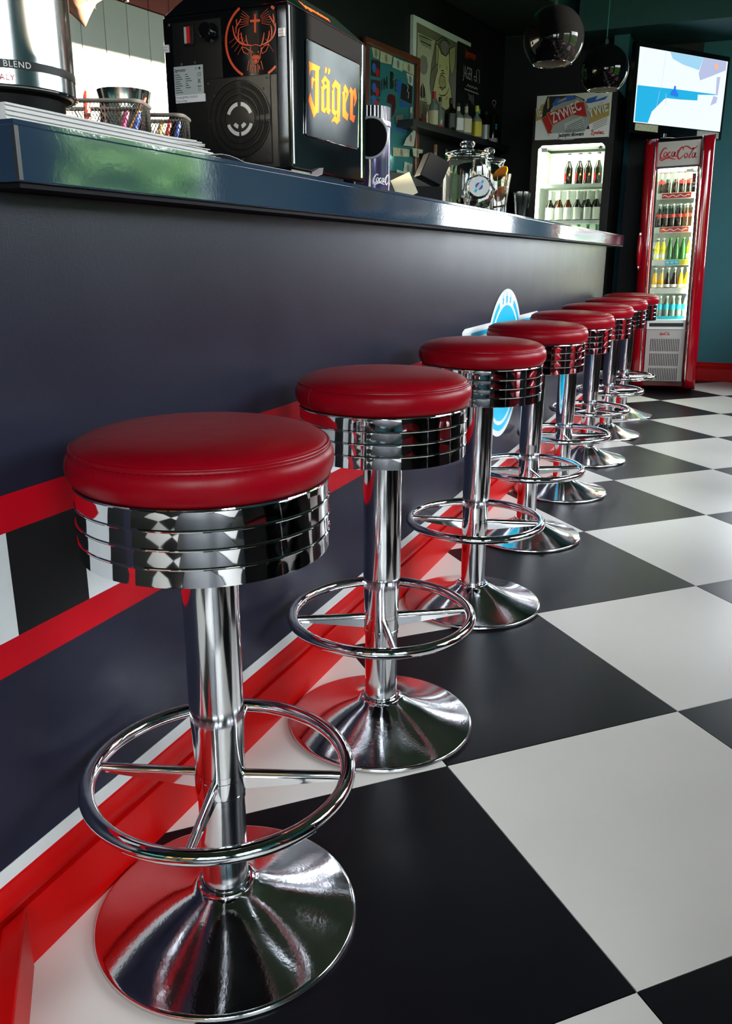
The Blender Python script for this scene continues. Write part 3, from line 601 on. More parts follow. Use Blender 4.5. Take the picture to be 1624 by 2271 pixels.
# skirting return at the near end
rp = MB()
A_ = Vector((0.2570, 0.7650)); D_ = Vector((0.65, -0.76)); N_ = Vector((-0.76, -0.65))
q4 = [A_, A_ + D_ * 0.5, A_ + D_ * 0.5 + N_ * 0.03, A_ + N_ * 0.03 + D_ * 0.036]
rp.prism([(p.x, p.y) for p in q4], 0, 0.112)
tag(rp.build('skirting_board', 'red_paint', smooth=False, bevel=0.004), 'short red skirting board return at the lower left corner', 'skirting')
# round emblem with ribbon
LX, LZ = 3.47, 0.59
MB().poly([[(2.868, 0.60), (2.872, 0.762), (2.90, 0.772), (4.06, 0.772), (4.09, 0.762), (4.09, 0.60)]], -0.0010).build('ribbon', 'vinyl_white', bar, smooth=False)
MB().poly([[(2.98, 0.735), (3.95, 0.735), (3.95, 0.752), (2.98, 0.752)]], -0.0016).build('ribbon_line', 'vinyl_cyan', bar, smooth=False)
MB().disc(LX, LZ, 0.300, -0.0020, 72).build('emblem_disc', 'vinyl_white', bar, smooth=False, label='round white and sky blue emblem with three stars')
MB().arc(LX, LZ, 0.252, 0.277, radians(115), radians(425), -0.0026, 72).build('emblem_ring', 'vinyl_cyan', bar, smooth=False)
MB().disc(LX, LZ, 0.236, -0.0026, 72).build('emblem_field', 'vinyl_cyan', bar, smooth=False)
for a, rr, hh in ((90, 0.262, 0.030), (103, 0.262, 0.024), (77, 0.262, 0.024)):
    cx, cz = LX + rr * cos(radians(a)), LZ + rr * sin(radians(a)) + 0.003
    pts = []
    for i in range(10):
        al = pi / 2 + i * pi / 5
        r0 = hh * (0.62 if i % 2 == 0 else 0.24)
        if i == 0: r0 = hh
        if i == 5: r0 = hh * 0.8
        pts.append((cx + r0 * cos(al), cz + r0 * sin(al)))
    MB().poly([pts], -0.0026).build('star', 'vinyl_cyan', bar, smooth=False)

# ------------------------------------------------------------------ worktop
WZ0, WZ1, WX = 1.087, 1.162, 0.31
top = thing('bar_worktop', 'glossy dark blue bar worktop with rounded far end', 'worktop', (0, 0, 0))
def outline(ins):
    R = 0.28 - ins
    cx, cy = WX - 0.28, 6.75 - 0.28
    pts = [(-0.36, 0.852 + ins), (WX - ins, 0.852 + ins)]
    pts += [(cx + R * cos(a), cy + R * sin(a)) for a in [pi / 2 * i / 14 for i in range(15)]]
    pts += [(-0.36, 6.75 - ins)]
    return pts
MB().prism(outline(0.0), WZ0 + 0.006, WZ1 - 0.006).build('edge_band', 'worktop', top, bevel=0.0025, angle=20)
MB().prism(outline(0.006), WZ1 - 0.006, WZ1).build('top_sheet', 'worktop', top, smooth=False)
MB().prism(outline(0.006), WZ0, WZ0 + 0.006).build('underside', 'matt_black', top, smooth=False)
for yy in (3.93,):
    MB().box(WX - 0.002, WX + 0.0006, yy - 0.0015, yy + 0.0015, WZ0 + 0.01, WZ1 - 0.01).build('edge_joint', 'black_print', top, smooth=False)
MB().box(WX - 0.004, WX + 0.0008, 0.8515, 0.858, WZ0 + 0.008, WZ1 - 0.008).build('edge_joint', 'dark_grey', top, smooth=False)

# ------------------------------------------------------------------ bar stools
def make_stool():
    t = thing('bar_stool', '', 'bar stool')
    base = [(0.0, 0.001), (0.2035, 0.0), (0.2055, 0.002), (0.2055, 0.008), (0.2030, 0.0105), (0.199, 0.0115), (0.185, 0.0150), (0.160, 0.0212), (0.130, 0.0295), (0.105, 0.0378), (0.082, 0.0465), (0.064, 0.0550), (0.053, 0.0615), (0.047, 0.0655), (0.043, 0.0665)]
    b = MB().lathe(base, 96).build('base', 'chrome_base', t, angle=50)
    MB().torus(0.2028, 0.0032, 0.0050, 96, 8).build('rim', 'rim_metal', b)
    MB().lathe([(0.0355, 0.06), (0.0355, 0.232)], 48, close=False).build('lower_tube', 'chrome_brushed', t)
    MB().lathe([(0.0375, 0.272), (0.0385, 0.335), (0.0395, 0.350), (0.0400, 0.36), (0.0400, 0.632)], 48, close=False).build('column', 'chrome_brushed', t)
    c = MB().torus(0.0400, 0.0045, 0.0665, 48, 10)
    c.build('foot_collar', 'chrome', t)
    MB().lathe([(0.0355, 0.222), (0.0372, 0.223), (0.0372, 0.233), (0.0368, 0.2335), (0.0368, 0.2345), (0.0385, 0.235), (0.0385, 0.262), (0.0378, 0.2625), (0.0378, 0.272)], 48, close=False).build('hub_collar', 'chrome', t, angle=25)
    ring = MB().torus(0.1938, 0.0115, 0.265, 96, 16).build('foot_ring', 'chrome', t)
    for k in range(4):
        M = Matrix.Rotation(k * pi / 2, 4, 'Z')
        sp = MB()
        sp.tube([(0.036, 0, 0.2615), (0.186, 0, 0.2635)], 0.0068, 10, M)
        sp.add([(0.036, -0.0035, 0.262), (0.180, -0.0035, 0.262), (0.176, -0.0035, 0.2555), (0.036, -0.0035, 0.236),
                (0.036, 0.0035, 0.262), (0.180, 0.0035, 0.262), (0.176, 0.0035, 0.2555), (0.036, 0.0035, 0.236)],
               [(0, 1, 2, 3), (7, 6, 5, 4), (3, 2, 6, 7), (0, 4, 5, 1), (1, 5, 6, 2), (0, 3, 7, 4)], M)
        sp.build('spoke', 'chrome', t, angle=40)
    # ribbed chrome skirt
    z0, z1 = 0.628, 0.727
    MB().lathe([(0.038, z0 + 0.003), (0.164, z0 + 0.003), (0.164, z0 + 0.007), (0.038, z0 + 0.007)], 48, close=False).build('seat_plate', 'matt_black', t, angle=30)
    pr = [(0.1640, z0 + 0.004), (0.1645, z0 + 0.0005), (0.1660, z0), (0.1690, z0 + 0.001)]
    hb = (z1 - z0 - 0.004) / 4
    for k in range(4):
        a = z0 + 0.002 + hb * k
        pr += [(0.1690, a + 0.0012), (0.1687, a + hb * 0.5), (0.1690, a + hb - 0.0030)]
        if k < 3:
            e = a + hb
            pr += [(0.1700, e - 0.0024), (0.1707, e - 0.0012), (0.1707, e - 0.0002), (0.1699, e + 0.0008)]
    pr += [(0.1692, z1 - 0.003), (0.1704, z1 - 0.0015), (0.1698, z1), (0.155, z1 + 0.001)]
    MB().lathe(pr, 128, close=False).build('chrome_skirt', 'chrome', t, angle=26)
    cu = [(0.10, 0.7265), (0.160, 0.7268), (0.1668, 0.7280), (0.1715, 0.7325), (0.1750, 0.7395), (0.1768, 0.7470), (0.1772, 0.7540), (0.1762, 0.7610), (0.1738, 0.7668), (0.1716, 0.7690), (0.1700, 0.7706), (0.1705, 0.7722), (0.1694, 0.7740), (0.1676, 0.7752), (0.1668, 0.7768), (0.1640, 0.7792), (0.155, 0.7838), (0.138, 0.7882), (0.112, 0.7916), (0.080, 0.7936), (0.040, 0.7945), (0.0, 0.7948)]
    cs = MB().lathe(cu, 96, close=False).build('seat_cushion', 'red_leather', t, angle=70)
    MB().torus(0.1694, 0.0020, 0.7738, 96, 8).build('piping', 'red_leather', cs)
    for k in range(2):
        a = radians(-62 + 180 * k)
        pts = [(r * 1.0015 * cos(a), r * 1.0015 * sin(a), z) for r, z in cu[2:10]]
        MB().tube(pts, 0.0007, 6).build('seam', 'thread', cs)
    st = MB()
    for k in range(120):
        a0 = 2 * pi * k / 120; a1 = a0 + 0.030
        st.tube([(0.1718 * cos(a0), 0.1718 * sin(a0), 0.7694), (0.1718 * cos(a1), 0.1718 * sin(a1), 0.7694)], 0.0005, 4)
    st.build('stitching', 'thread', cs, kind='stuff')
    return t
XS = [0.4616, 0.4643, 0.4580, 0.4585, 0.4580, 0.4582, 0.4580, 0.4614]
YS = [0.9717, 1.6084, 2.3545, 3.0611, 3.7477, 4.4486, 5.1449, 5.8419]
AN = [-70, -59, -75, -62, -70, -20, -55, -70]
SL = ['nearest red leather bar stool with ribbed chrome skirt, largest in the photo', 'second red and chrome bar stool from the near end of the bar',
      'third red and chrome bar stool, just before the round blue emblem', 'fourth red and chrome bar stool, standing in front of the round blue emblem',
      'fifth red and chrome bar stool from the near end of the bar', 'sixth red and chrome bar stool from the near end of the bar',
      'second to last red and chrome bar stool towards the red fridge', 'farthest red and chrome bar stool, standing just before the red fridge']
proto = make_stool()
stools = [proto] + [copy_tree(proto) for _ in range(7)]
for o, x, y, a, l in zip(stools, XS, YS, AN, SL):
    o.location = (x, y, 0); o.rotation_euler = (0, 0, radians(a)); o['label'] = l; o['group'] = 'bar stools in a row along the bar'

# ------------------------------------------------------------------ drink dispenser on the bar
MZ = WZ1 + 0.012
mach = thing('drink_dispenser', 'black drinks dispenser with glowing orange blackletter sign and round stag emblem on the bar', 'drink machine', (0, 1.6, 0))
MX0, MX1, MD, MZ1 = -0.012, 0.271, 0.365, 1.461
body = MB().box(MX0, MX1, 0.0, MD, MZ, MZ1).build('housing', 'gloss_black', mach, smooth=False, bevel=0.005)
# bevelled roof with the sloping top
rf = MB()
i_ = 0.055
rf.add([(MX0, 0, MZ1), (MX1, 0, MZ1), (MX1, MD, MZ1), (MX0, MD, MZ1), (MX0 + i_, i_ * 0.6, MZ1 + 0.050), (MX1 - i_, i_ * 0.6, MZ1 + 0.050), (MX1 - i_, MD - i_, MZ1 + 0.050), (MX0 + i_, MD - i_, MZ1 + 0.050)],
       [(4, 5, 6, 7), (0, 1, 5, 4), (1, 2, 6, 5), (2, 3, 7, 6), (3, 0, 4, 7), (3, 2, 1, 0)])
rf.build('roof', 'gloss_black', mach, smooth=False, bevel=0.004)
for fx in (MX0 + 0.03, MX1 - 0.03):
    for fy in (0.03, MD - 0.03):
        MB().lathe([(0.014, WZ1), (0.012, MZ)], 16, Matrix.Translation((fx, fy, 0))).build('foot', 'matt_black', mach)
rp_ = MB().box(0.012, 0.245, -0.0022, 0.001, MZ + 0.004, 1.448).build('rear_plate', 'satin_black', mach, smooth=False, bevel=0.001)
# fan plate with slotted guard
fp = MB().box(0.085, 0.231, -0.0042, -0.0021, 1.186, 1.343).build('fan_plate', 'satin_black', mach, smooth=False, bevel=0.0015)
FX, FZ = 0.161, 1.268
sl = MB()
for r0, r1 in ((0.058, 0.066), (0.046, 0.054), (0.036, 0.042)):
    for k in range(4):
        sl.arc(FX, FZ, r0, r1, radians(k * 90 + 5), radians(k * 90 + 85), -0.0046, 20)
sl.build('vent_slots', 'matt_black', fp, smooth=False)
gd = MB()
for rr in (0.0685, 0.056, 0.0440, 0.0335):
    gd.torus(rr, 0.0012, 0, 48, 6, Matrix.Translation((FX, -0.0050, FZ)) @ Matrix.Rotation(pi / 2, 4, 'X'))
gd.build('guard_ring', 'satin_black', fp)
fs = MB()
for a0, a1, r0, r1 in ((20, 82, 0.023, 0.030), (98, 160, 0.023, 0.030), (200, 265, 0.024, 0.031), (275, 340, 0.024, 0.031), (215, 255, 0.011, 0.018), (285, 325, 0.011, 0.018)):
    fs.arc(FX, FZ, r0, r1, radians(a0), radians(a1), -0.0052, 14)
fs.build('fan_sticker', 'silver_label', fp, smooth=False)
for x, z in ((0.092, 1.335), (0.160, 1.338), (0.224, 1.337), (0.092, 1.268), (0.226, 1.262), (0.105, 1.312), (0.215, 1.318), (0.224, 1.196), (0.164, 1.194), (0.100, 1.200)):
    MB().ball((x, -0.0045, z), 0.0026, 0.0016, 0.0026, 10, 6).build('screw', 'dark_grey', fp)
# emblem panel
ep = MB().box(0.1255, 0.2455, -0.0032, -0.002, 1.3415, 1.4560).build('emblem_panel', 'gloss_black', mach, smooth=False, label='black panel with orange stag and cross emblem')
ECX, ECZ, ER = 0.2005, 1.4025, 0.0665
em = MB()
em.arc(ECX, ECZ, ER - 0.0045, ER, radians(119), radians(243), -0.0040, 48)
em.arc(ECX, ECZ, ER - 0.0045, ER, radians(48), radians(55), -0.0040, 6)
em.arc(ECX, ECZ, ER - 0.0045, ER, radians(-66), radians(-48), -0.0040, 8)
em.build('emblem_circle', 'orange_print', ep, smooth=False)
MB().poly(GFX['cross'], -0.0040).build('emblem_cross', 'orange_print', ep, smooth=False)
dr = MB()
for k, L in enumerate(GFX['deer_strokes']):
    dr.stroke(L, 0.0034 if k in (0, 6) else (0.0026 if k < 12 else 0.0014), -0.0041, taper=k < 12, smooth=4 if k < 12 else 0)
for L in GFX['deer_blaze']: dr.poly([L], -0.0041)
dr.build('emblem_stag', 'orange_print', ep, smooth=False)
ry = MB()
for k in range(44):
    a = 2 * pi * k / 44 + 0.05
    r0 = 0.014 if sin(a) > -0.3 else 0.036
    cx, cz = 0.2019, 1.4326
    r1 = r0 + (0.020 if sin(a) > -0.3 else 0.030)
    x1, z1 = cx + r1 * cos(a), cz + r1 * sin(a)
    if 0.14 < x1 < 0.244 and z1 < 1.4545 and (x1 - ECX) ** 2 + (z1 - ECZ) ** 2 < (ER - 0.006) ** 2 and (k % 44) not in (29, 30, 31, 32, 33, 34, 35, 36):
        ry.stroke([(cx + r0 * cos(a), cz + r0 * sin(a)), (x1, z1)], 0.0006, -0.0040)
ry.build('emblem_rays', 'orange_print', ep, smooth=False, kind='stuff')
# rating label
lb = MB().box(0.0115, 0.0800, -0.0030, -0.002, 1.3180, 1.3705).build('rating_label', 'silver_label', mach, smooth=False)
text_mesh('Jägermeister', 0.0085, 'black_print', lb, 0.0135, 1.3610, -0.0034, fat=0.00012, sx=0.62)
text_mesh('CE', 0.0095, 'black_print', lb, 0.0665, 1.3505, -0.0034, sx=0.8)
tl = MB()
for k in range(9):
    z = 1.3555 - k * 0.0040
    tl.stroke([(0.0135, z), (0.0135 + 0.012 + 0.006 * ((k * 7) % 3) / 2, z)], 0.0012, -0.0034)
    if k < 7: tl.stroke([(0.0385, z), (0.0385 + 0.005 + 0.010 * ((k * 5) % 4) / 3, z)], 0.0012, -0.0034)
tl.stroke([(0.066, 1.3325), (0.0755, 1.3325)], 0.0014, -0.0034)
tl.stroke([(0.067, 1.3370), (0.0745, 1.3475)], 0.0008, -0.0034).stroke([(0.0745, 1.3370), (0.067, 1.3475)], 0.0008, -0.0034)
tl.arc(0.0705, 1.3415, 0.0022, 0.0030, 0, 2 * pi, -0.0034, 12).arc(0.0705, 1.3265, 0.0025, 0.0032, 0, 2 * pi, -0.0034, 8)
tl.disc(0.0725, 1.3645, 0.0026, -0.0034, 10).arc(0.0645, 1.3645, 0.0018, 0.0024, 0, 2 * pi, -0.0034, 10)
tl.build('small_print', 'black_print', lb, smooth=False)
l2 = MB().box(0.0125, 0.0830, -0.0033, -0.002, 1.3045, 1.3185).build('serial_label', 'white_print', mach, smooth=False)
text_mesh('Model:JEMEU SN:EUR', 0.0056, 'black_print', l2, 0.0145, 1.3125, -0.0037)
text_mesh('Date Code:', 0.0056, 'black_print', l2, 0.0145, 1.3062, -0.0037)
# switch and knob
sw = MB().box(0.0400, 0.0640, -0.006, -0.002, 1.4055, 1.4410).build('switch', 'matt_black', mach, smooth=False, bevel=0.002)
MB().box(0.0435, 0.0500, -0.0075, -0.005, 1.4090, 1.4375).build('rocker', 'silver_label', sw, smooth=False)
MB().box(0.0490, 0.0565, -0.0080, -0.005, 1.4090, 1.4375).build('rocker', 'red_print', sw, smooth=False)
kb = MB().lathe([(0.017, 0), (0.017, 0.003), (0.011, 0.004), (0.011, 0.016), (0.0135, 0.017), (0.0140, 0.026), (0.012, 0.028), (0.0, 0.028)], 28, Matrix.Translation((0.104, -0.002, 1.4230)) @ Matrix.Rotation(pi / 2, 4, 'X')).build('fuse_knob', 'gloss_black', mach)
for x, z in ((0.030, 1.374), (0.062, 1.375), (0.006, 1.4455)):
    MB().ball((x, -0.0022, z), 0.0032, 0.0020, 0.0032, 10, 6).build('screw', 'dark_grey', mach)
for x, z in ((-0.0105, 1.398), (0.2500, 1.4045)):
    s_ = MB().box(x, x + 0.0125, -0.0026, 0.0, z, z + 0.0135).build('void_sticker', 'white_print', mach, smooth=False)
    text_mesh('Void if', 0.0042, 'red_print', s_, x + 0.0008, z + 0.0078, -0.0030, sx=0.8)
    text_mesh('Broken', 0.0042, 'red_print', s_, x + 0.0008, z + 0.0030, -0.0030, sx=0.75)
# side with the glowing sign (faces the room)
sd = thing('tmp', '', 'x'); sd.name = 'sign_side'; sd.parent = mach
for k_ in ('label', 'category'): del sd[k_]
bpy.data.objects.remove(sd)
SIDE = Matrix.Translation((MX1, 0, 0)) @ Matrix.Rotation(pi / 2, 4, 'Z')
winp = MB().poly(GFX['jag_win'], -0.0024)
wn_ = winp.build('sign_window', 'sign_glass', mach, smooth=False, mw=SIDE)
b_ = MB()
Lp = GFX['jag_win'][0] + [GFX['jag_win'][0][0]]
b_.tube([(x, -0.0024, z) for x, z in Lp], 0.0014, 6)
b_.build('sign_window_trim', 'chrome', mach, mw=SIDE)
for nm in ('J', 'A', 'U1', 'U2', 'G', 'E', 'R'):
    MB().poly(GFX['jag_' + nm], -0.0032).build('glowing_letter', 'orange_lit', wn_, smooth=False)
for yy in (0.012, 0.340):
    MB().tube([(yy, -0.0005, MZ + 0.01), (yy, -0.0005, MZ1 - 0.004)], 0.0016, 6).build('corner_trim', 'chrome', mach, mw=SIDE)
nrm = Vector((0.050, 0, 0.055)).normalized()
for s, y0 in (('CLASSIC', 0.10),):
    o = text_mesh('Jägermeister', 0.026, 'orange_print', mach, 0.06, 0.0, -0.0012, name='roof_lettering', fat=0.0004, sx=0.95)
    up = Vector((-0.055, 0, 0.050)).normalized()
    Mx = Matrix(((0, -nrm.x, up.x, MX1 - 0.012), (1, -nrm.y, up.y, 0.03), (0, -nrm.z, up.z, MZ1 + 0.010), (0, 0, 0, 1)))
    Mx = Matrix(((0, -nrm.x, up.x, MX1 - 0.014), (1, 0, 0, 0.03), (0, -nrm.z, up.z, MZ1 + 0.0127), (0, 0, 0, 1)))
    o.matrix_local = Mx

# ------------------------------------------------------------------ coffee urn, papers, pens
cx0, cy0 = 0.005, 1.150
urn = thing('coffee_urn', 'large brushed steel coffee canister with black lettered band at the left edge', 'canister', (cx0, cy0, WZ1))
CR = 0.108; CB0 = 1.2465 - WZ1
MB().lathe([(0.0, 0.0), (0.088, 0.0), (0.090, 0.004), (0.090, CB0 - 0.006), (0.100, CB0 - 0.002)], 48).build('pedestal', 'matt_black', urn)
MB().lathe([(0.100, CB0 - 0.002), (CR, CB0), (CR, CB0 + 0.30), (CR - 0.004, CB0 + 0.305), (0.0, CB0 + 0.31)], 96, close=False).build('drum', 'steel', urn)
MB().torus(CR, 0.0022, CB0 + 0.001, 96, 8).build('bottom_bead', 'chrome', urn)
bz = CB0 + 0.0240
bnd = MB().lathe([(CR + 0.0006, bz), (CR + 0.0006, bz + 0.0115)], 96, close=False).build('band', 'black_print', urn)
phi0 = atan2(-1, 0.30)
def on_can(a, z, e=0.0014):
    # a = arc length to the right of the direction towards the camera
    an = atan2(0.04943 - cy0, 1.09882 - cx0) + a / CR
    return Vector(((CR + e) * cos(an), (CR + e) * sin(an), z))
text_mesh('CA BLEND', 0.0118, 'white_print', bnd, -0.019, bz + 0.0018, fn=on_can, spacing=1.12)
text_mesh('ITALY', 0.0110, 'red_print', urn, -0.0150, bz - 0.0160, fn=on_can, spacing=1.15)
text_mesh('TE', 0.0095, 'black_print', urn, -0.0215, bz + 0.0440, fn=on_can, spacing=1.15)

stack = thing('paper_stack', 'fanned stack of white paper sheets lying along the bar edge', 'paper', (WX - 0.018, 0.862, WZ1))
for k in range(14):
    L = 0.375 + 0.0042 * ((k * 5) % 7) + (14 - k) * 0.0045
    z = k * 0.00135
    n = 14; vs = []; fs = []
    for i in range(n + 1):
        t = i / n
        lift = 0.006 * max(0, t - 0.75) ** 1.5 * (1 if k > 8 else 0.1) * 4
        dx = -0.001 * (k % 4)
        vs += [(dx, L * t, z + lift), (dx - 0.165, L * t, z + lift), (dx, L * t, z + lift + 0.0013), (dx - 0.165, L * t, z + lift + 0.0013)]
    for i in range(n):
        a, b = 4 * i, 4 * i + 4
        fs += [(a, b, b + 2, a + 2), (a + 2, b + 2, b + 3, a + 3), (a + 1, a + 3, b + 3, b + 1), (a, a + 1, b + 1, b)]
    fs += [(0, 2, 3, 1), (4 * n, 4 * n + 1, 4 * n + 3, 4 * n + 2)]
    MB().add(vs, fs).build('sheet', 'paper', stack, smooth=False)
lf = MB(); n = 20; vs = []; fs = []
for i in range(n + 1):
    t = i / n
    y = 1.262 + (1.722 - 1.262) * t
    z = WZ1 + 0.0012 + 0.006 * max(0, sin(pi * min(1, t / 0.25))) * (1 if t < 0.25 else 0)
    if t > 0.86: z += 0.022 * (t - 0.86) / 0.14
    x0 = 0.300 if t < 0.9 else 0.300 - 0.02 * (t - 0.9) / 0.1
    vs += [(x0, y, z), (x0 - 0.024, y, z + 0.0005), (x0, y, z + 0.0006), (x0 - 0.024, y, z + 0.0011)]
for i in range(n):
    a, b = 4 * i, 4 * i + 4
    fs += [(a, b, b + 2, a + 2), (a + 2, b + 2, b + 3, a + 3), (a + 1, a + 3, b + 3, b + 1), (a, a + 1, b + 1, b)]
tag(lf.add(vs, fs).build('leaflet', 'paper'), 'thin white leaflet with curled corner lying under the drinks dispenser', 'leaflet')

def basket(loc, rz, w, d, hgt, label):
    t = thing('mesh_basket', label, 'basket', loc, rz, 'wire mesh pen baskets on the bar')
    def rr(e, n=6):
        pts = []; R = 0.015
        for cx, cy, a in ((w / 2 - R, d / 2 - R, 0), (-w / 2 + R, d / 2 - R, 90), (-w / 2 + R, -d / 2 + R, 180), (w / 2 - R, -d / 2 + R, 270)):
            pts += [(cx + R * cos(radians(a + 90 * i / n)), cy + R * sin(radians(a + 90 * i / n))) for i in range(n + 1)]
        return pts
    P = rr(0); P.append(P[0])
    # resample perimeter
    per = [0]
    for i in range(1, len(P)): per.append(per[-1] + sqrt((P[i][0] - P[i - 1][0]) ** 2 + (P[i][1] - P[i - 1][1]) ** 2))
    def at(s):
        s = s % per[-1]
        for i in range(1, len(P)):
            if per[i] >= s:
                f = (s - per[i - 1]) / max(1e-9, per[i] - per[i - 1])
                return (P[i - 1][0] + (P[i][0] - P[i - 1][0]) * f, P[i - 1][1] + (P[i][1] - P[i - 1][1]) * f)
        return P[-1]
    rim = MB().tube([(x, y, hgt) for x, y in P], 0.0036, 8).build('rim', 'dark_grey', t)
    MB().prism(P[:-1], 0, 0.002).build('base', 'dark_grey', t, smooth=False)
    net = MB(); st = 0.0058; N = int(per[-1] / st)
    for sgn in (1, -1):
        for k in range(N):
            s0 = k * st
            pts = []
            for i in range(9):
                z = hgt * i / 8
                a = at(s0 + sgn * z * 0.55)
                pts.append((a[0], a[1], z))
            net.tube(pts, 0.00062, 3, cap=False)
    net.build('mesh_wall', 'wire_mesh', t, kind='stuff')
    return t
BK1 = (0.040, 1.335, WZ1); BK2 = (0.085, 1.452, WZ1)
basket(BK1, 0.41, 0.155, 0.085, 0.100, 'wider wire mesh pen basket beside the steel canister')
basket(BK2, 0.41, 0.085, 0.075, 0.092, 'narrower wire mesh pen basket next to the drinks dispenser')
def pen(base, tip, m, label, r=0.0042, cap=None):
    d = Vector(tip) - Vector(base)
    t = thing('pen', label, 'pen', base, group='pens in the wire baskets')
    MB().tube([(0, 0, 0), d * 0.86], r, 8).build('barrel', m, t)
    MB().tube([d * 0.86, d * 0.93, d], [r * 1.05, r * 0.9, r * 0.5], 8).build('cap', cap or m, t)
PZ = WZ1 + 0.004
pen((0.020, 1.318, PZ), (0.017, 1.326, PZ + 0.118), 'pen_red', 'upright red pen sticking out of the wider basket', 0.0058)
pen((0.045, 1.350, PZ), (0.096, 1.388, PZ + 0.112), 'pencil', 'slanted pencil with red end leaning over the wider basket', 0.0035, 'pen_red')
pen((-0.005, 1.318, PZ), (-0.022, 1.302, PZ + 0.088), 'pen_green', 'green pen leaning inside the wider basket')
pen((0.052, 1.338, PZ), (0.085, 1.350, PZ + 0.086), 'pen_pink', 'pink pen leaning inside the wider basket')
pen((0.070, 1.345, PZ), (0.098, 1.366, PZ + 0.085), 'pen_blue', 'blue pen leaning inside the wider basket')
pen((0.078, 1.440, PZ), (0.098, 1.455, PZ + 0.084), 'pen_red', 'red pen leaning inside the narrower basket')
pen((0.092, 1.448, PZ), (0.113, 1.462, PZ + 0.082), 'pen_blue', 'dark blue pen leaning inside the narrower basket')
pen((0.066, 1.436, PZ), (0.086, 1.446, PZ + 0.086), 'pencil', 'wooden pencil leaning inside the narrower basket')

jug = thing('steel_jug', 'steel milk jug standing behind the pen baskets', 'jug', (-0.098, 1.575, WZ1))
MB().lathe([(0.0, 0.0), (0.050, 0.0), (0.052, 0.004), (0.050, 0.150), (0.054, 0.168), (0.052, 0.168), (0.047, 0.150), (0.047, 0.006), (0.0, 0.006)], 40).build('body', 'steel', jug)
MB().tube([(0.049, 0.0, 0.13), (0.075, 0.0, 0.135), (0.082, 0.0, 0.10), (0.075, 0.0, 0.05), (0.050, 0, 0.045)], 0.004, 8, Matrix.Rotation(radians(-35), 4, 'Z')).build('handle', 'steel', jug)

# ------------------------------------------------------------------ ribbed canister with cola script and a round disc in front
can = thing('ribbed_canister', 'purple cola canister with ribbed black lid right of the drinks dispenser', 'canister', (0.177, 2.221, WZ1))
MB().lathe([(0.0, 0), (0.046, 0), (0.047, 0.003), (0.047, 0.166), (0.0485, 0.168), (0.0485, 0.180), (0.047, 0.182)], 48).build('body', 'purple_can', can)
MB().torus(0.0482, 0.0014, 0.168, 48, 6).build('bead', 'chrome', can)
lid = MB().lathe([(0.046, 0.182), (0.045, 0.214), (0.0, 0.216)], 40, close=False).build('lid', 'gloss_black', can)
for k in range(30):
    a = 2 * pi * k / 30
    MB().tube([(0.0455 * cos(a), 0.0455 * sin(a), 0.183), (0.0455 * cos(a), 0.0455 * sin(a), 0.214)], 0.0026, 6).build('rib', 'gloss_black', lid)
def cola(MBo, x, z, width, off=-0.0012, fn=None, w=1.0):
    """cola script strokes scaled to a width, lower left at x,z"""
    L = GFX['coke']
    xs = [p[0] for s in L for p in s]; zs = [p[1] for s in L for p in s]
    x0, x1, zz0 = min(xs), max(xs), min(zs); k = width / (x1 - x0)
    wd = [0.0085, 0.008, 0.007, 0.007, 0.007, 0.006, 0.0095, 0.0075, 0.007, 0.007, 0.007]
    for s, ww in zip(L, wd):
        MBo.stroke([(x + (p[0] - x0) * k, z + (p[1] - zz0) * k) for p in s], ww * k * w, off, taper=True, smooth=4)
    if fn: MBo.v = [tuple(fn(v[0], v[2])) for v in MBo.v]
    return MBo
def on_canister(a, z):
    an = atan2(0.04943 - 2.221, 1.09882 - 0.177) + a / 0.047
    return Vector((0.0476 * cos(an), 0.0476 * sin(an), z))
cola(MB(), 0.004, 0.028, 0.075, fn=on_canister, w=1.5).build('script_lettering', 'white_print', can, smooth=False)
dsc = thing('round_disc', 'round black disc with chrome rim on a stem, in front of the ribbed canister', 'disc sign', (0.266, 2.052, WZ1))
fz = Matrix.Translation((-0.020, 0, 0.121)) @ Matrix.Rotation(pi / 2, 4, 'X')
MB().lathe([(0.0, 0.004), (0.041, 0.005), (0.045, 0.0), (0.0, -0.006)], 48, fz).build('face', 'satin_black', dsc)
MB().torus(0.0450, 0.0030, 0.003, 56, 8, fz).build('chrome_rim', 'silver_label', dsc)
MB().tube([(-0.020, 0, 0.076), (-0.020, 0, 0.045), (-0.022, 0, 0.003)], [0.004, 0.003, 0.004], 10).build('stem', 'chrome', dsc)
MB().lathe([(0.0, 0), (0.024, 0), (0.022, 0.004), (0.0, 0.005)], 28, Matrix.Translation((-0.022, 0, 0))).build('foot', 'satin_black', dsc)

# black box and card
bb = thing('black_box', 'tilted black box with cream card beside the glass jars', 'box', (0.205, 2.535, WZ1), radians(35))
MB().box(-0.05, 0.05, -0.04, 0.04, 0.0, 0.045).build('lower_box', 'matt_black', bb, smooth=False, bevel=0.002)
MB().box(-0.035, 0.035, -0.035, 0.035, 0.0, 0.07, Matrix.Translation((0.015, 0.0, 0.061)) @ Matrix.Rotation(radians(24), 4, 'Y')).build('upper_box', 'satin_black', bb, smooth=False, bevel=0.003)
MB().box(-0.030, 0.030, -0.001, 0.001, 0.0, 0.062, Matrix.Translation((-0.054, -0.052, 0.014)) @ Matrix.Rotation(radians(-24), 4, 'Y') @ Matrix.Rotation(radians(-8), 4, 'X')).build('card', 'card', bb, smooth=False)

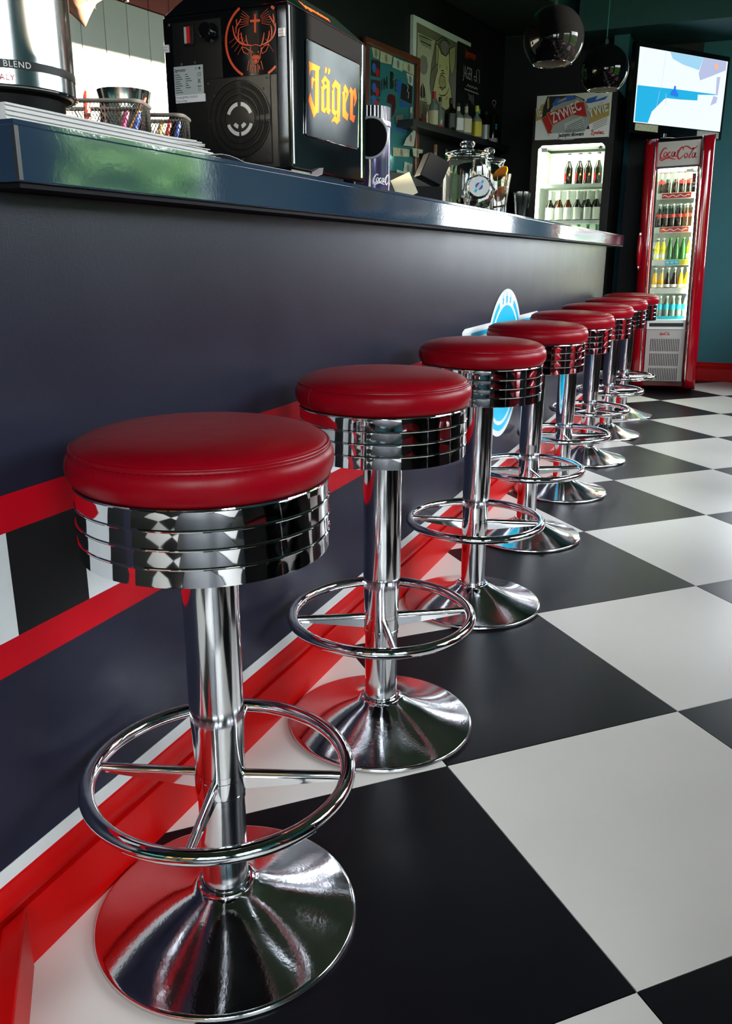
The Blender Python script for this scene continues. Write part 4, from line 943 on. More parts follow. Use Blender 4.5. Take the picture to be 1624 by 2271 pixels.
# ------------------------------------------------------------------ glass jars
def jar(loc, R, H, label, lidk=True, n=48):
    t = thing('glass_jar', label, 'jar', loc)
    b = MB().lathe([(0.0, 0.002), (R * 0.86, 0.0), (R * 0.98, 0.008), (R, H * 0.12), (R, H * 0.62), (R * 0.96, H * 0.70), (R * 0.84, H * 0.745), (R * 0.84, H * 0.775), (R * 0.88, H * 0.785), (R * 0.88, H * 0.80),
                    (R * 0.80, H * 0.80), (R * 0.80, H * 0.75), (R * 0.92, H * 0.69), (R * 0.955, H * 0.61), (R * 0.955, H * 0.13), (R * 0.90, 0.012), (0.0, 0.010)], n).build('body', 'glass_clear', t, angle=50)
    l = MB().lathe([(0.0, H * 0.806), (R * 0.88, H * 0.806), (R * 0.93, H * 0.815), (R * 0.93, H * 0.828), (R * 0.80, H * 0.842), (R * 0.45, H * 0.868), (R * 0.26, H * 0.880), (R * 0.22, H * 0.905), (R * 0.30, H * 0.930), (R * 0.32, H * 0.960), (R * 0.24, H * 0.990), (0.0, H * 1.0)], n).build('lid', 'glass_clear', t, angle=50)
    return t
jar((0.122, 3.248, WZ1), 0.088, 0.258, 'largest clear glass jar with knobbed lid on the bar')
jar((0.070, 3.730, WZ1), 0.074, 0.288, 'clear glass jar with knobbed lid behind the largest jar')
for k, (x, y, z) in enumerate(((0.112, 3.210, 0.029), (0.152, 3.245, 0.030), (0.125, 3.290, 0.029), (0.105, 3.255, 0.052))):
    c_ = thing('wrapped_sweet', ('brown sweet lying %s in the largest glass jar' % ('at the front', 'at the right', 'at the back', 'on top of the others')[k]), 'sweet', (x, y, WZ1 + z - 0.016), k * 0.8, 'sweets in the glass jar')
    MB().ball((0, 0, 0.012), 0.017, 0.012, 0.012, 12, 8).build('sweet', 'chocolate', c_)
    for s in (-1, 1):
        MB().lathe([(0.003, 0), (0.010, 0.010)], 8, Matrix.Translation((0.015 * s, 0, 0.012)) @ Matrix.Rotation(s * pi / 2, 4, 'Y'), close=False).build('twist', 'gold_print', c_)
# leaning round jar with the diner label
lj = thing('label_jar', 'round tilted glass jar with white round label, in front of the largest jar', 'jar', (0.239, 3.007, WZ1), radians(19))
TM = Matrix.Translation((0, 0, 0.062)) @ Matrix.Rotation(radians(72), 4, 'X')
MB().lathe([(0.0, -0.060), (0.040, -0.058), (0.050, -0.046), (0.0555, -0.020), (0.0555, 0.015), (0.048, 0.030), (0.036, 0.034), (0.036, 0.031), (0.046, 0.027), (0.0525, 0.014), (0.0525, -0.019), (0.047, -0.044), (0.038, -0.054), (0.0, -0.056)], 8, TM).build('body', 'glass_clear', lj, smooth=False)
MB().lathe([(0.0, 0.034), (0.036, 0.034), (0.038, 0.036), (0.038, 0.044), (0.036, 0.046), (0.0, 0.047)], 40, TM).build('lid', 'glass_clear', lj)
LM = TM @ Matrix.Translation((0, 0, 0.0485)) @ Matrix.Rotation(-pi / 2, 4, 'X')
la = MB().disc(0, 0, 0.034, 0.0).build('round_label', 'white_print', lj, smooth=False, mw=LM)
lp = MB()
for s in (-1, 1):
    c = Vector((0.0, 0.019 * s))
    lp.poly([[(x * cos(0.95) - z * sin(0.95), x * sin(0.95) + z * cos(0.95)) for x, z in ((s * 0.013, -0.004), (s * 0.024, -0.004), (s * 0.024, 0.004), (s * 0.013, 0.004))]], -0.0004)
lp.build('label_ribbon', 'label_cyan', la, smooth=False)
MB().disc(0, 0, 0.0125, -0.0004).build('label_disc', 'blue_print', la, smooth=False)
MB().poly([[(x * cos(0.95) - z * sin(0.95), x * sin(0.95) + z * cos(0.95)) for x, z in ((-0.013, -0.0052), (0.013, -0.0052), (0.013, 0.0052), (-0.013, 0.0052))]], -0.0008).build('label_bar', 'white_print', la, smooth=False)
lt_ = MB()
for row in (0.0022, -0.0024):
    for k in range(6):
        x0 = -0.0105 + 0.0040 * k
        pts = [(x0, row - 0.0014), (x0 + 0.0007, row + 0.0014), (x0 + 0.0018, row - 0.0012), (x0 + 0.0025, row + 0.0014)]
        lt_.stroke([(x * cos(0.95) - z * sin(0.95), x * sin(0.95) + z * cos(0.95)) for x, z in pts], 0.0008, -0.0012)
lt_.build('red_print_lines', 'red_print', la, smooth=False)
# fluted glass with orange slice
og = thing('fluted_glass', 'fluted glass holding dried orange slices beside the label jar', 'glass', (0.222, 3.352, WZ1))
fl = MB(); prof_ = [(0.024, 0.0), (0.027, 0.004), (0.037, 0.115), (0.042, 0.148), (0.039, 0.148), (0.034, 0.115), (0.024, 0.008)]
N = 48; vs = []; k = len(prof_)
for i in range(N):
    a = 2 * pi * i / N; f = 1 + 0.035 * cos(12 * a)
    vs += [(r * f * cos(a), r * f * sin(a), z) for r, z in prof_]
fl.add(vs, [(i * k + q, ((i + 1) % N) * k + q, ((i + 1) % N) * k + q + 1, i * k + q + 1) for i in range(N) for q in range(k - 1)] + [tuple(i * k for i in reversed(range(N))), tuple(i * k + k - 1 for i in range(N))])
fl.build('glass', 'glass_clear', og)
for k, (x, y, z, rx, nm) in enumerate(((0.0, 0.0, 0.150, 55, 'dried orange slice sticking out of the fluted glass'), (0.003, 0.002, 0.080, 75, 'dried orange slice upright inside the fluted glass'), (0.0, 0.0, 0.036, 12, 'dried orange slice lying low inside the fluted glass'))):
    sM = Matrix.Rotation(radians(-30), 4, 'Z') @ Matrix.Rotation(radians(rx), 4, 'X')
    s_ = thing('orange_slice', nm, 'orange slice', (0.222 + x, 3.352 + y, WZ1 + z), group='dried orange slices')
    R_ = (0.030, 0.026, 0.021)[k]
    MB().torus(R_, 0.003, 0, 32, 8, sM).build('rind', 'orange_drink', s_)
    MB().lathe([(0.0, -0.0015), (R_ - 0.002, -0.0018), (R_ - 0.002, 0.0018), (0.0, 0.0015)], 12, sM).build('flesh', 'orange_slice', s_, smooth=False)
# tumbler of sugar sticks
tg = thing('tumbler', 'small flared tumbler filled with sugar sticks, last item on the bar', 'glass', (0.245, 3.62, WZ1))
MB().lathe([(0.0, 0.0), (0.024, 0.0), (0.036, 0.098), (0.0335, 0.098), (0.0215, 0.005), (0.0, 0.005)], 12, close=False).build('glass', 'glass_clear', tg, smooth=False)
for k in range(9):
    a = k * 2.4; r = 0.006 + 0.0016 * k
    st = MB().box(-0.0045, 0.0045, -0.0016, 0.0016, 0.0, 0.098)
    o = st.build('sugar_stick', 'label_white', None, smooth=False)
    o.matrix_world = Matrix.Translation((0.245 + r * 0.6 * cos(a), 3.62 + r * 0.6 * sin(a), WZ1 + 0.006)) @ Matrix.Rotation(a, 4, 'Z') @ Matrix.Rotation(0.09, 4, 'Y')
    tag(o, 'white paper sugar stick standing in the small flared tumbler', 'sugar stick', 'sugar sticks in the tumbler')

# ------------------------------------------------------------------ person leaning over behind the bar
def person():
    f = Vector((cos(YAW), sin(YAW), 0)); sd = Vector((-sin(YAW), cos(YAW), 0))
    hip = Vector((-0.92, 1.40, 0.96))
    me = bpy.data.meshes.new('person')
    V = []; E = []; R = []
    def j(p, r, par=None):
        V.append(tuple(p)); R.append(r)
        if par is not None: E.append((par, len(V) - 1))
        return len(V) - 1
    pelvis = j(hip, 0.135)
    chest = j(hip + f * 0.26 + Vector((0, 0, 0.30)), 0.150, pelvis)
    neckb = j(hip + f * 0.42 + Vector((0, 0, 0.46)), 0.075, chest)
    neckt = j(hip + f * 0.50 + Vector((0, 0, 0.52)), 0.052, neckb)
    j(hip + f * 0.56 + Vector((0, 0, 0.555)), 0.050, neckt)
    for s in (-1, 1):
        h_ = j(hip + sd * 0.09 * s + Vector((0, 0, -0.06)), 0.090, pelvis)
        kn = j(hip + sd * 0.10 * s - f * 0.02 + Vector((0, 0, -0.48)), 0.062, h_)
        an = j(hip + sd * 0.10 * s - f * 0.05 + Vector((0, 0, -0.87)), 0.042, kn)
        j(hip + sd * 0.11 * s + f * 0.14 + Vector((0, 0, -0.925)), 0.034, an)
        sh = j(hip + f * 0.36 + sd * 0.17 * s + Vector((0, 0, 0.38)), 0.062, chest)
        el = j(hip + f * 0.36 + sd * 0.23 * s + Vector((0, 0, 0.225)), 0.045, sh)
        wr_ = j(hip + f * 0.60 + sd * 0.16 * s + Vector((0, 0, 0.262)), 0.030, el)
        pm = j(hip + f * 0.69 + sd * 0.13 * s + Vector((0, 0, 0.246)), 0.026, wr_)
        for q in range(4):
            a = (q - 1.5) * 0.016
            k1 = j(hip + f * 0.745 + sd * (0.125 * s + a) + Vector((0, 0, 0.236)), 0.0085, pm)
            j(hip + f * (0.775 - 0.006 * abs(q - 1.4)) + sd * (0.122 * s + a) + Vector((0, 0, 0.222)), 0.0078, k1)
        th_ = j(hip + f * 0.70 + sd * (0.13 * s - 0.034 * s) + Vector((0, 0, 0.232)), 0.0095, pm)
        j(hip + f * 0.73 + sd * (0.13 * s - 0.045 * s) + Vector((0, 0, 0.222)), 0.0085, th_)
    me.from_pydata(V, E, [])
    me.materials.append(MATS['shirt'])
    o = bpy.data.objects.new('person', me); COL.objects.link(o)
    sk = o.modifiers.new('skin', 'SKIN'); 
    me.skin_vertices or None
    if not me.skin_vertices:
        bpy.context.view_layer.objects.active = o
    for i, r in enumerate(R):
        me.skin_vertices[0].data[i].radius = (r, r)
    me.skin_vertices[0].data[0].use_root = True
    ss = o.modifiers.new('sub', 'SUBSURF'); ss.levels = 2; ss.render_levels = 2
    tag(o, 'person in dark top leaning forward behind the bar with bowed head', 'person')
    # head: face looks straight down, crown towards the right
    nose = Vector((-0.262, 1.668, 1.480))
    ex, ez = f, Vector((0, 0, 1))
    HC = nose + Vector((0, 0, 0.120)) + f * 0.032
    # local: x = towards crown, y = sideways, z = back of the head
    ca, sa = cos(radians(24)), sin(radians(24))
    Hm = Matrix(((f.x * ca, sd.x, -f.x * sa, HC.x), (f.y * ca, sd.y, -f.y * sa, HC.y), (sa, 0, ca, HC.z), (0, 0, 0, 1)))
    HC = nose - (Hm.to_3x3() @ Vector((-0.032, 0, -0.126)))
    Hm.translation = HC
    hd = MB(); n, m = 32, 24; vs = []; 
    hd.ball((0, 0, 0), 0.115, 0.075, 0.092, n, m)
    def shape(v):
        x, y, z = v
        if z < 0:                                   # the face half
            t = (x + 0.115) / 0.23                  # 0 chin .. 1 crown
            y *= 0.62 + 0.38 * min(1, t / 0.55)
            if t < 0.35: z *= 0.86
            # nose
            g = math.exp(-((x + 0.032) / 0.016) ** 2 - (y / 0.011) ** 2); z -= 0.034 * g
            g2 = math.exp(-((x + 0.008) / 0.020) ** 2 - (y / 0.008) ** 2); z -= 0.014 * g2
            # eye sockets
            for s in (-1, 1):
                z += 0.011 * math.exp(-((x - 0.010) / 0.012) ** 2 - ((y - 0.030 * s) / 0.014) ** 2)
            # lips, chin
            z -= 0.006 * math.exp(-((x + 0.066) / 0.008) ** 2 - (y / 0.020) ** 2)
            z -= 0.008 * math.exp(-((x + 0.098) / 0.014) ** 2 - (y / 0.018) ** 2)
            z -= 0.005 * math.exp(-((x - 0.034) / 0.012) ** 2 - (y / 0.040) ** 2)
        return (x, y, z)
    hd.v = [shape(v) for v in hd.v]
    Rm = o.matrix_world.inverted() @ Hm
    ho = hd.build('head', 'skin', o, angle=180, mw=Rm)
    for s in (-1, 1):
        MB().ball((0.010, 0.030 * s, -0.074), 0.012, 0.014, 0.008, 14, 10).build('eyelid', 'skin', ho)
        ls = MB()
        for k in range(9):
            y0 = 0.030 * s + (k - 4) * 0.0028
            ls.tube([(0.004, y0, -0.080), (0.001, y0 * 1.02, -0.088), (0.003, y0 * 1.04, -0.095)], [0.0007, 0.0005, 0.0002], 4)
        ls.build('eyelashes', 'hair', ho)
        MB().ball((-0.005, 0.077 * s, 0.005), 0.030, 0.008, 0.018, 12, 8).build('ear', 'skin', ho)
    MB().ball((-0.066, 0, -0.084), 0.006, 0.022, 0.007, 14, 8).build('lips', 'maroon_print', ho)
    hr = MB()
    hr.ball((0.014, 0, 0.016), 0.112, 0.084, 0.090, 28, 18)
    hr.v = [(x, y, max(z, -0.030 - 0.05 * max(0, (x - 0.02) / 0.1))) if x > -0.02 else (x, y, max(z, 0.0)) for x, y, z in hr.v]
    for k in range(16):                             # fringe falling forward
        y0 = (k - 7.5) * 0.0085
        hr.tube([(0.085, y0, -0.030), (0.080, y0, -0.062), (0.066 + 0.004 * (k % 3), y0 * 1.05, -0.088 - 0.003 * (k % 4))], [0.011, 0.010, 0.006], 6)
    hr.build('hair', 'hair', ho, angle=60)
    tr_ = MB()
    for s in (-1, 1):
        tr_.tube([hip + sd * 0.085 * s + Vector((0, 0, 0.02)), hip + sd * 0.10 * s - f * 0.02 + Vector((0, 0, -0.48)), hip + sd * 0.10 * s - f * 0.05 + Vector((0, 0, -0.84))], [0.125, 0.080, 0.066], 16)
    tr_.build('trousers', 'jeans', o)
    return o
person()

# ------------------------------------------------------------------ bottles
def sq_lathe(prof, n=32, sq=0.0):
    """lathe whose section can be squared off up to a height (prof entries: r, z, squareness)"""
    vs = []; k = len(prof)
    for i in range(n):
        a = 2 * pi * (i + 0.5) / n
        e = min(1.32, 1.0 / max(abs(cos(a)), abs(sin(a))))
        for r, z, s in prof:
            f = 1 + (e - 1) * s
            vs.append((r * f * cos(a), r * f * sin(a), z))
    fs = [(i * k + q, ((i + 1) % n) * k + q, ((i + 1) % n) * k + q + 1, i * k + q + 1) for i in range(n) for q in range(k - 1)]
    fs.append(tuple(i * k for i in reversed(range(n)))); fs.append(tuple(i * k + k - 1 for i in range(n)))
    b = MB(); b.add(vs, fs); return b

def bottle(H, R, neck, shoulder, glass, cap, capmat, label=None, lz=(0.15, 0.5), sq=0.0, name='bottle', n=24, neckfoil=None, liquid=None, lq=0.8, waist=0.0, capw=1.12):
    """prototype bottle: H height, shoulder (start,end) fractions"""
    t = thing(name, '', 'bottle')
    s0, s1 = shoulder
    prof = [(R * 0.86, 0.0, sq), (R * 0.97, H * 0.012, sq), (R, H * 0.03, sq)]
    if waist: prof += [(R, H * 0.22, 0), (R * (1 - waist), H * 0.34, 0), (R * (1 - waist * 0.3), H * 0.46, 0)]
    prof += [(R, H * s0, sq), (R * 0.95, H * (s0 + (s1 - s0) * 0.18), sq * 0.9), (R * 0.74, H * (s0 + (s1 - s0) * 0.45), sq * 0.5), (neck * 1.25, H * (s0 + (s1 - s0) * 0.8), 0), (neck, H * s1, 0), (neck * 0.92, H * (1 - cap), 0)]
    g = sq_lathe(prof, n).build('glass', glass, t, angle=60)
    MB().lathe([(neck * capw, H * (1 - cap)), (neck * capw, H * 0.995), (neck * capw * 0.9, H), (0, H)], 16).build('cap', capmat, t)
    if label:
        e = 0.0008
        sq_lathe([(R + e, H * lz[0], sq), (R + e, H * lz[1], sq)], n)
        b = MB(); src = sq_lathe([(R + e, H * lz[0], sq), (R + e, H * lz[1], sq)], n)
        src.f = [f for f in src.f if len(f) == 4 and f[0] != f[2]]
        src.f = src.f[:n]
        # only the front half of the wrap
        keep = [f for f in src.f if sum(src.v[i][1] for i in f) / 4 < R * 0.45]
        b.v = src.v; b.f = keep
        b.build('label', label, t, angle=60)
    if neckfoil:
        MB().lathe([(neck * 1.04, H * (s1 + 0.02)), (neck * 1.0, H * (1 - cap))], 16, close=False).build('neck_label', neckfoil, t)
    if liquid:
        sq_lathe([(R * 0.90, H * 0.02, sq), (R * 0.93, H * 0.05, sq), (R * 0.93, H * min(lq, s0), sq), (R * 0.90, H * min(lq, s0) + 0.001, sq)], n).build('drink', liquid, t, angle=60)
    return t
_used = {}
def put(key, proto, loc, label, group=None, rotz=0.0, cat=None):
    if key not in _used: _used[key] = True; o = proto
    else: o = copy_tree(proto)
    o.location = loc; o.rotation_euler = (0, 0, rotz); o['label'] = label
    if group: o['group'] = group
    if cat: o['category'] = cat
    return o
def W(s, off, z):
    return WP + Vector((cos(WA), sin(WA), 0)) * s + Vector((sin(WA), -cos(WA), 0)) * off + Vector((0, 0, z))

# shelf with spirits
SHZ = 1.918
sh = MB().box(-0.90, 0.80, -0.145, 0.022, SHZ - 0.045, SHZ).build('wall_shelf', 'dark_grey', loc=WP, rotz=WA, smooth=False, bevel=0.002)
tag(sh, 'long dark floating shelf holding the spirits on the black wall', 'shelf')
def wp(s, off, z): p = W(s, off, z); return (p.x, p.y, p.z)
G = 'spirit bottles on the wall shelf'
RZ = WA - pi / 2 + 1.0
put('b1', bottle(0.235, 0.034, 0.0125, (0.60, 0.74), 'glass_pale', 0.20, 'cap_red', 'label_cream', (0.06, 0.46)), wp(-0.480, 0.08, SHZ), 'clear spirit bottle with red cap and cream label, leftmost on the shelf', G, RZ)
put('b2', bottle(0.225, 0.030, 0.011, (0.45, 0.72), 'glass_pale', 0.14, 'cap_black', 'label_red', (0.03, 0.14)), wp(-0.320, 0.05, SHZ), 'slim clear bottle with black cap, second from left on the shelf', G, RZ)
put('b3', bottle(0.225, 0.036, 0.013, (0.62, 0.74), 'glass_dark', 0.17, 'cap_black', 'label_black', (0.10, 0.52), sq=1.0), wp(-0.240, 0.10, SHZ), 'square dark whiskey bottle with black label, third from left on the shelf', G, RZ)
put('b4', bottle(0.212, 0.034, 0.013, (0.55, 0.72), 'glass_pale', 0.12, 'cap_black', 'label_white', (0.10, 0.50), sq=1.0, neckfoil='label_white'), wp(-0.088, 0.09, SHZ), 'square clear bottle with pale label and white neck band on the shelf', G, RZ)
put('b5', bottle(0.222, 0.036, 0.013, (0.55, 0.70), 'glass_pale', 0.08, 'cap_black', 'label_cream', (0.08, 0.52), sq=1.0, neckfoil='label_cream'), wp(0.030, 0.10, SHZ), 'square bottle with cream yellow label in the middle of the shelf', G, RZ)
put('b6', bottle(0.235, 0.035, 0.014, (0.55, 0.72), 'glass_pale', 0.18, 'cap_yellow', 'label_yellow', (0.05, 0.50), sq=0.8), wp(0.225, 0.10, SHZ), 'bottle with yellow cap and bright yellow label on the shelf', G, RZ)
put('b7', bottle(0.232, 0.032, 0.013, (0.55, 0.72), 'glass_green', 0.15, 'cap_green', 'label_white', (0.08, 0.48)), wp(0.345, 0.06, SHZ), 'green bottle with green cap behind the yellow labelled bottle', G, RZ)
put('b8', bottle(0.220, 0.033, 0.012, (0.58, 0.74), 'glass_dark', 0.10, 'cap_black', 'label_grey' if 'label_grey' in MATS else 'silver_label', (0.06, 0.55)), wp(0.425, 0.09, SHZ), 'dark bottle with silver lettering label near the right end of the shelf', G, RZ)
bt = bottle(0.285, 0.042, 0.013, (0.72, 0.86), 'glass_dark', 0.06, 'cap_black', 'label_white', (0.02, 0.13))
rg = MB().torus(0.018, 0.0016, 0, 28, 6, Matrix.Translation((0, 0, 0.285 + 0.022)) @ Matrix.Rotation(pi / 2, 4, 'X')); rg.build('carry_ring', 'silver_label', bt)
cg = MB()
for k in range(10):
    a = 2 * pi * k / 10
    cg.tube([(0.047 * cos(a), 0.047 * sin(a), 0.0), (0.047 * cos(a), 0.047 * sin(a), 0.20), (0.016 * cos(a), 0.016 * sin(a), 0.262)], 0.0012, 5)
cg.build('wire_cage', 'satin_black', bt)
MB().ball((0, -0.046, 0.135), 0.010, 0.003, 0.010, 12, 8).build('key_emblem', 'label_cyan', bt)
MB().ball((0, -0.046, 0.112), 0.010, 0.003, 0.014, 12, 8).build('key_emblem', 'label_cyan', bt)
put('b9', bt, wp(0.575, 0.09, SHZ), 'tall black caged bottle with ring top, rightmost on the shelf', G, RZ)
cs_ = thing('card_sign', 'small cut-out card sign at the left end of the spirits shelf', 'sign', wp(-0.60, 0.05, SHZ), WA)
MB().add([(0, 0, 0), (0.075, 0, 0), (0.075, 0, 0.052), (0.055, 0, 0.060), (0.0, 0, 0.075), (0, 0.003, 0), (0.075, 0.003, 0), (0.075, 0.003, 0.052), (0.055, 0.003, 0.060), (0.0, 0.003, 0.075)],
         [(0, 1, 2, 3, 4), (9, 8, 7, 6, 5), (0, 5, 6, 1), (1, 6, 7, 2), (2, 7, 8, 3), (3, 8, 9, 4), (4, 9, 5, 0)]).build('card', 'maroon_print', cs_, smooth=False)
MB().ball((0.085, 0.001, 0.052), 0.016, 0.004, 0.052, 16, 10).build('bottle_cutout', 'label_cream', cs_)

# back counter with three bottles
bc = MB().box(-4.2, 1.0, -0.36, -0.002, 0.0, 1.52).build('back_counter', 'black_paint', loc=WP, rotz=WA, smooth=False, bevel=0.004)
tag(bc, 'tall black back counter along the wall under the spirits shelf', 'counter')
G2 = 'bottles on the back counter'
put('l1', bottle(0.195, 0.036, 0.017, (0.45, 0.66), 'glass_dark', 0.14, 'matt_black'), wp(-0.725, 0.12, 1.52), 'short dark bottle with black stopper under the shelf', G2, RZ)
put('l2', bottle(0.275, 0.040, 0.013, (0.42, 0.66), 'glass_pale', 0.20, 'cork', 'label_cream', (0.05, 0.30)), wp(-0.515, 0.12, 1.52), 'clear bottle with tall cork stopper under the shelf', G2, RZ)
put('l3', bottle(0.26, 0.036, 0.013, (0.50, 0.72), 'glass_green', 0.12, 'cap_black'), wp(-0.345, 0.12, 1.52), 'green wine bottle under the shelf beside the glass jars', G2, RZ)

# ------------------------------------------------------------------ pictures on the black wall
def on_wall(name, label, cat): return thing(name, label, cat, WP, WA)
pig = on_wall('pig_poster', 'banknote style poster of a pig portrait with white border on the black wall', 'poster')
PG = GFX['pig']
MB().box(-0.668, 0.276, -0.004, 0.020, 1.935, 2.615).build('board', 'poster_white', pig, smooth=False)
MB().poly([[(-0.621, 2.578), (0.028, 2.570), (0.028, 1.94), (-0.621, 1.94)]], -0.0048).build('print_ground', 'poster_olive', pig, smooth=False)
MB().poly([PG[2]], -0.0055).build('pale_field', 'poster_pale', pig, smooth=False)
MB().disc(-0.15, 2.25, 0.175, -0.0055, 40, rz=0.30).build('oval_field', 'poster_grey', pig, smooth=False)
MB().poly([PG[3]], -0.0062).build('pig_head', 'poster_pig', pig, smooth=False)
MB().poly([PG[4]], -0.0068).build('pig_ear', 'poster_ear', pig, smooth=False)
MB().poly([PG[5]], -0.0068).build('pig_ear', 'poster_ear', pig, smooth=False)
MB().poly([PG[6]], -0.0068).build('forehead', 'poster_grey', pig, smooth=False)
MB().poly([PG[7]], -0.0070).build('snout', 'poster_ear', pig, smooth=False)
MB().poly([PG[8]], -0.0062).build('seal', 'poster_grey', pig, smooth=False)
MB().poly([PG[9]], -0.0062).build('hoof_print', 'poster_line', pig, smooth=False)
MB().poly([PG[10]], -0.0062).build('hoof_print', 'poster_line', pig, smooth=False)
ol = MB()
for k in (3, 4, 5, 6, 7):
    ol.stroke(PG[k] + [PG[k][0]], 0.0065, -0.0075)
for L in GFX['pig_s']: ol.stroke(L, 0.008, -0.0075, taper=True, smooth=3)
for k in range(9): ol.stroke([(-0.59 + 0.005 * k, 2.50 - k * 0.006), (-0.40, 2.495 - k * 0.006)], 0.002, -0.0075)
ol.build('ink_lines', 'poster_line', pig, smooth=False)
jp = on_wall('drinks_poster', 'black drinks poster with orange blackletter heading beside the pig poster', 'poster')
MB().box(0.030, 0.465, -0.016, -0.0042, 1.95, 2.582).build('board', 'black_print', jp, smooth=False)
text_mesh('Jägermeister', 0.074, 'orange_print', jp, 0.152, 2.505, -0.0172, fat=0.002, sx=0.52)
js = MB()
for L in GFX['jposter_s'][7:]: js.stroke(L, 0.009, -0.0172)
js.build('white_lettering', 'grey_print', jp, smooth=False)
text_mesh('JAGER', 0.125, 'grey_print', jp, 0.125, 2.352, -0.0172, sx=0.48, rot=-0.02)

mir = thing('framed_mirror', 'wooden framed bar mirror covered with banknotes and snapshots', 'mirror', W(0, 0.006, 0), WA)
MA, MBx, MZb, MZt = -1.34, -0.606, 1.525, 2.352
fw = 0.045
for nm, (x0, x1, z0, z1) in (('t', (MA, MBx, MZt - fw, MZt)), ('b', (MA, MBx, MZb, MZb + fw)), ('l', (MA, MA + fw, MZb + fw, MZt - fw)), ('r', (MBx - fw, MBx, MZb + fw, MZt - fw))):
    MB().box(x0, x1, -0.030, 0.001, z0, z1).build('frame_rail', 'wood_frame', mir, smooth=False, bevel=0.010)
MB().box(MA + fw, MBx - fw, -0.004, 0.001, MZb + fw, MZt - fw).build('glass', 'mirror_teal', mir, smooth=False)
lt = MB()
for L in GFX['jimtext']: lt.poly([L], -0.0050)
lt.build('black_lettering', 'black_print', mir, smooth=False)
for L in GFX['jimred']: MB().poly([L], -0.0052).build('red_shield', 'maroon_print', mir, smooth=False)
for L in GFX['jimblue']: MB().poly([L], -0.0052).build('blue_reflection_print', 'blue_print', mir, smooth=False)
for k, L in enumerate(GFX['notes']):
    nb = thing('banknote', 'banknote %s on the framed mirror' % ['at the top left', 'second along the top edge', 'third along the top edge', 'at the top right corner', 'hanging below the top right corner', 'curling off the right side', 'olive one near the bottom', 'folded over the lower right frame', 'green one at the bottom', 'pale green one above the bottom right', 'dark one in the middle', 'narrow one on the right side'][k], 'banknote', W(0, 0.006, 0), WA, 'banknotes stuck on the mirror')
    MB().poly([L], -0.0062 - (0.026 if k in (5, 7, 8) else 0) - 0.0006 * k).build('note', ['note_a', 'note_a', 'note_b', 'note_a', 'note_c', 'note_c', 'note_a', 'note_a', 'note_b', 'note_b', 'poster_grey', 'note_c'][k], nb, smooth=False)
    cxm = sum(p[0] for p in L) / len(L); czm = sum(p[1] for p in L) / len(L)
    MB().disc(cxm, czm, 0.018, -0.0070 - (0.026 if k in (5, 7, 8) else 0) - 0.0006 * k, 14, rz=0.026).build('portrait', 'poster_grey', nb, smooth=False)
for k, L in enumerate(GFX['photos']):
    ph = thing('snapshot', ['snapshot at the upper left of the framed mirror', 'snapshot below the upper left one on the framed mirror', 'dark card with white marks at the right of the mirror', 'red edged snapshot half hidden behind the ribbed canister'][k], 'photo', W(0, 0.006, 0), WA, 'snapshots on the mirror')
    MB().poly([L], -0.0064).build('print', 'photo_dark' if k != 2 else 'black_print', ph, smooth=False)
    xs = [p[0] for p in L]; zs = [p[1] for p in L]; cxm = sum(xs) / 4; czm = sum(zs) / 4
    if k == 2:
        MB().stroke([(cxm, czm + 0.05), (cxm + 0.02, czm + 0.045), (cxm + 0.005, czm + 0.01), (cxm + 0.03, czm + 0.01), (cxm + 0.02, czm - 0.03)], 0.006, -0.0070).build('white_mark', 'white_print', ph, smooth=False)
    else:
        MB().disc(cxm - 0.02, czm, 0.028, -0.0070, 14).build('figure', 'blue_print', ph, smooth=False)
        MB().disc(cxm + 0.02, czm - 0.02, 0.025, -0.0072, 14).build('figure', 'red_print', ph, smooth=False)

# ------------------------------------------------------------------ beer fridge (behind the bar end)
zf = thing('beer_fridge', 'tall black glass door beer fridge with lit sign, behind the end of the bar', 'fridge', (0, 6.9, 0))
ZX0, ZX1, ZTOP = -0.490, 0.118, 2.185
IX0, IX1, IZ0, IZ1, ZDEP = -0.430, 0.066, 0.42, 1.822, 0.50
zb_ = MB()
zb_.box(ZX0, ZX1, 0.03, 0.60, 0.0, IZ0 - 0.03).box(ZX0, ZX1, 0.03, 0.60, IZ1 + 0.03, ZTOP).box(ZX0, IX0 - 0.02, 0.03, 0.60, IZ0 - 0.03, IZ1 + 0.03).box(IX1 + 0.02, ZX1, 0.03, 0.60, IZ0 - 0.03, IZ1 + 0.03).box(ZX0, ZX1, ZDEP + 0.03, 0.60, IZ0 - 0.03, IZ1 + 0.03)
zb_.build('cabinet', 'fridge_black', zf, smooth=False)
ln = MB().box(IX0 - 0.02, IX0 - 0.012, 0.03, ZDEP, IZ0, IZ1).box(IX1 + 0.012, IX1 + 0.02, 0.03, ZDEP, IZ0, IZ1).box(IX0 - 0.02, IX1 + 0.02, ZDEP + 0.02, ZDEP + 0.03, IZ0, IZ1).box(IX0 - 0.02, IX1 + 0.02, 0.03, ZDEP, IZ1 + 0.018, IZ1 + 0.03).box(IX0 - 0.02, IX1 + 0.02, 0.03, ZDEP, IZ0 - 0.03, IZ0 - 0.018)
ln.build('lining', 'fridge_white', zf, smooth=False)
MB().box(IX0 - 0.01, IX0 + 0.012, 0.035, 0.055, IZ0 + 0.02, IZ1 - 0.02).build('light_tube', 'tube_light', zf, smooth=False)
MB().box(IX0 + 0.02, IX1 - 0.02, 0.035, 0.060, IZ1 - 0.012, IZ1 + 0.010).build('light_tube', 'tube_light', zf, smooth=False)
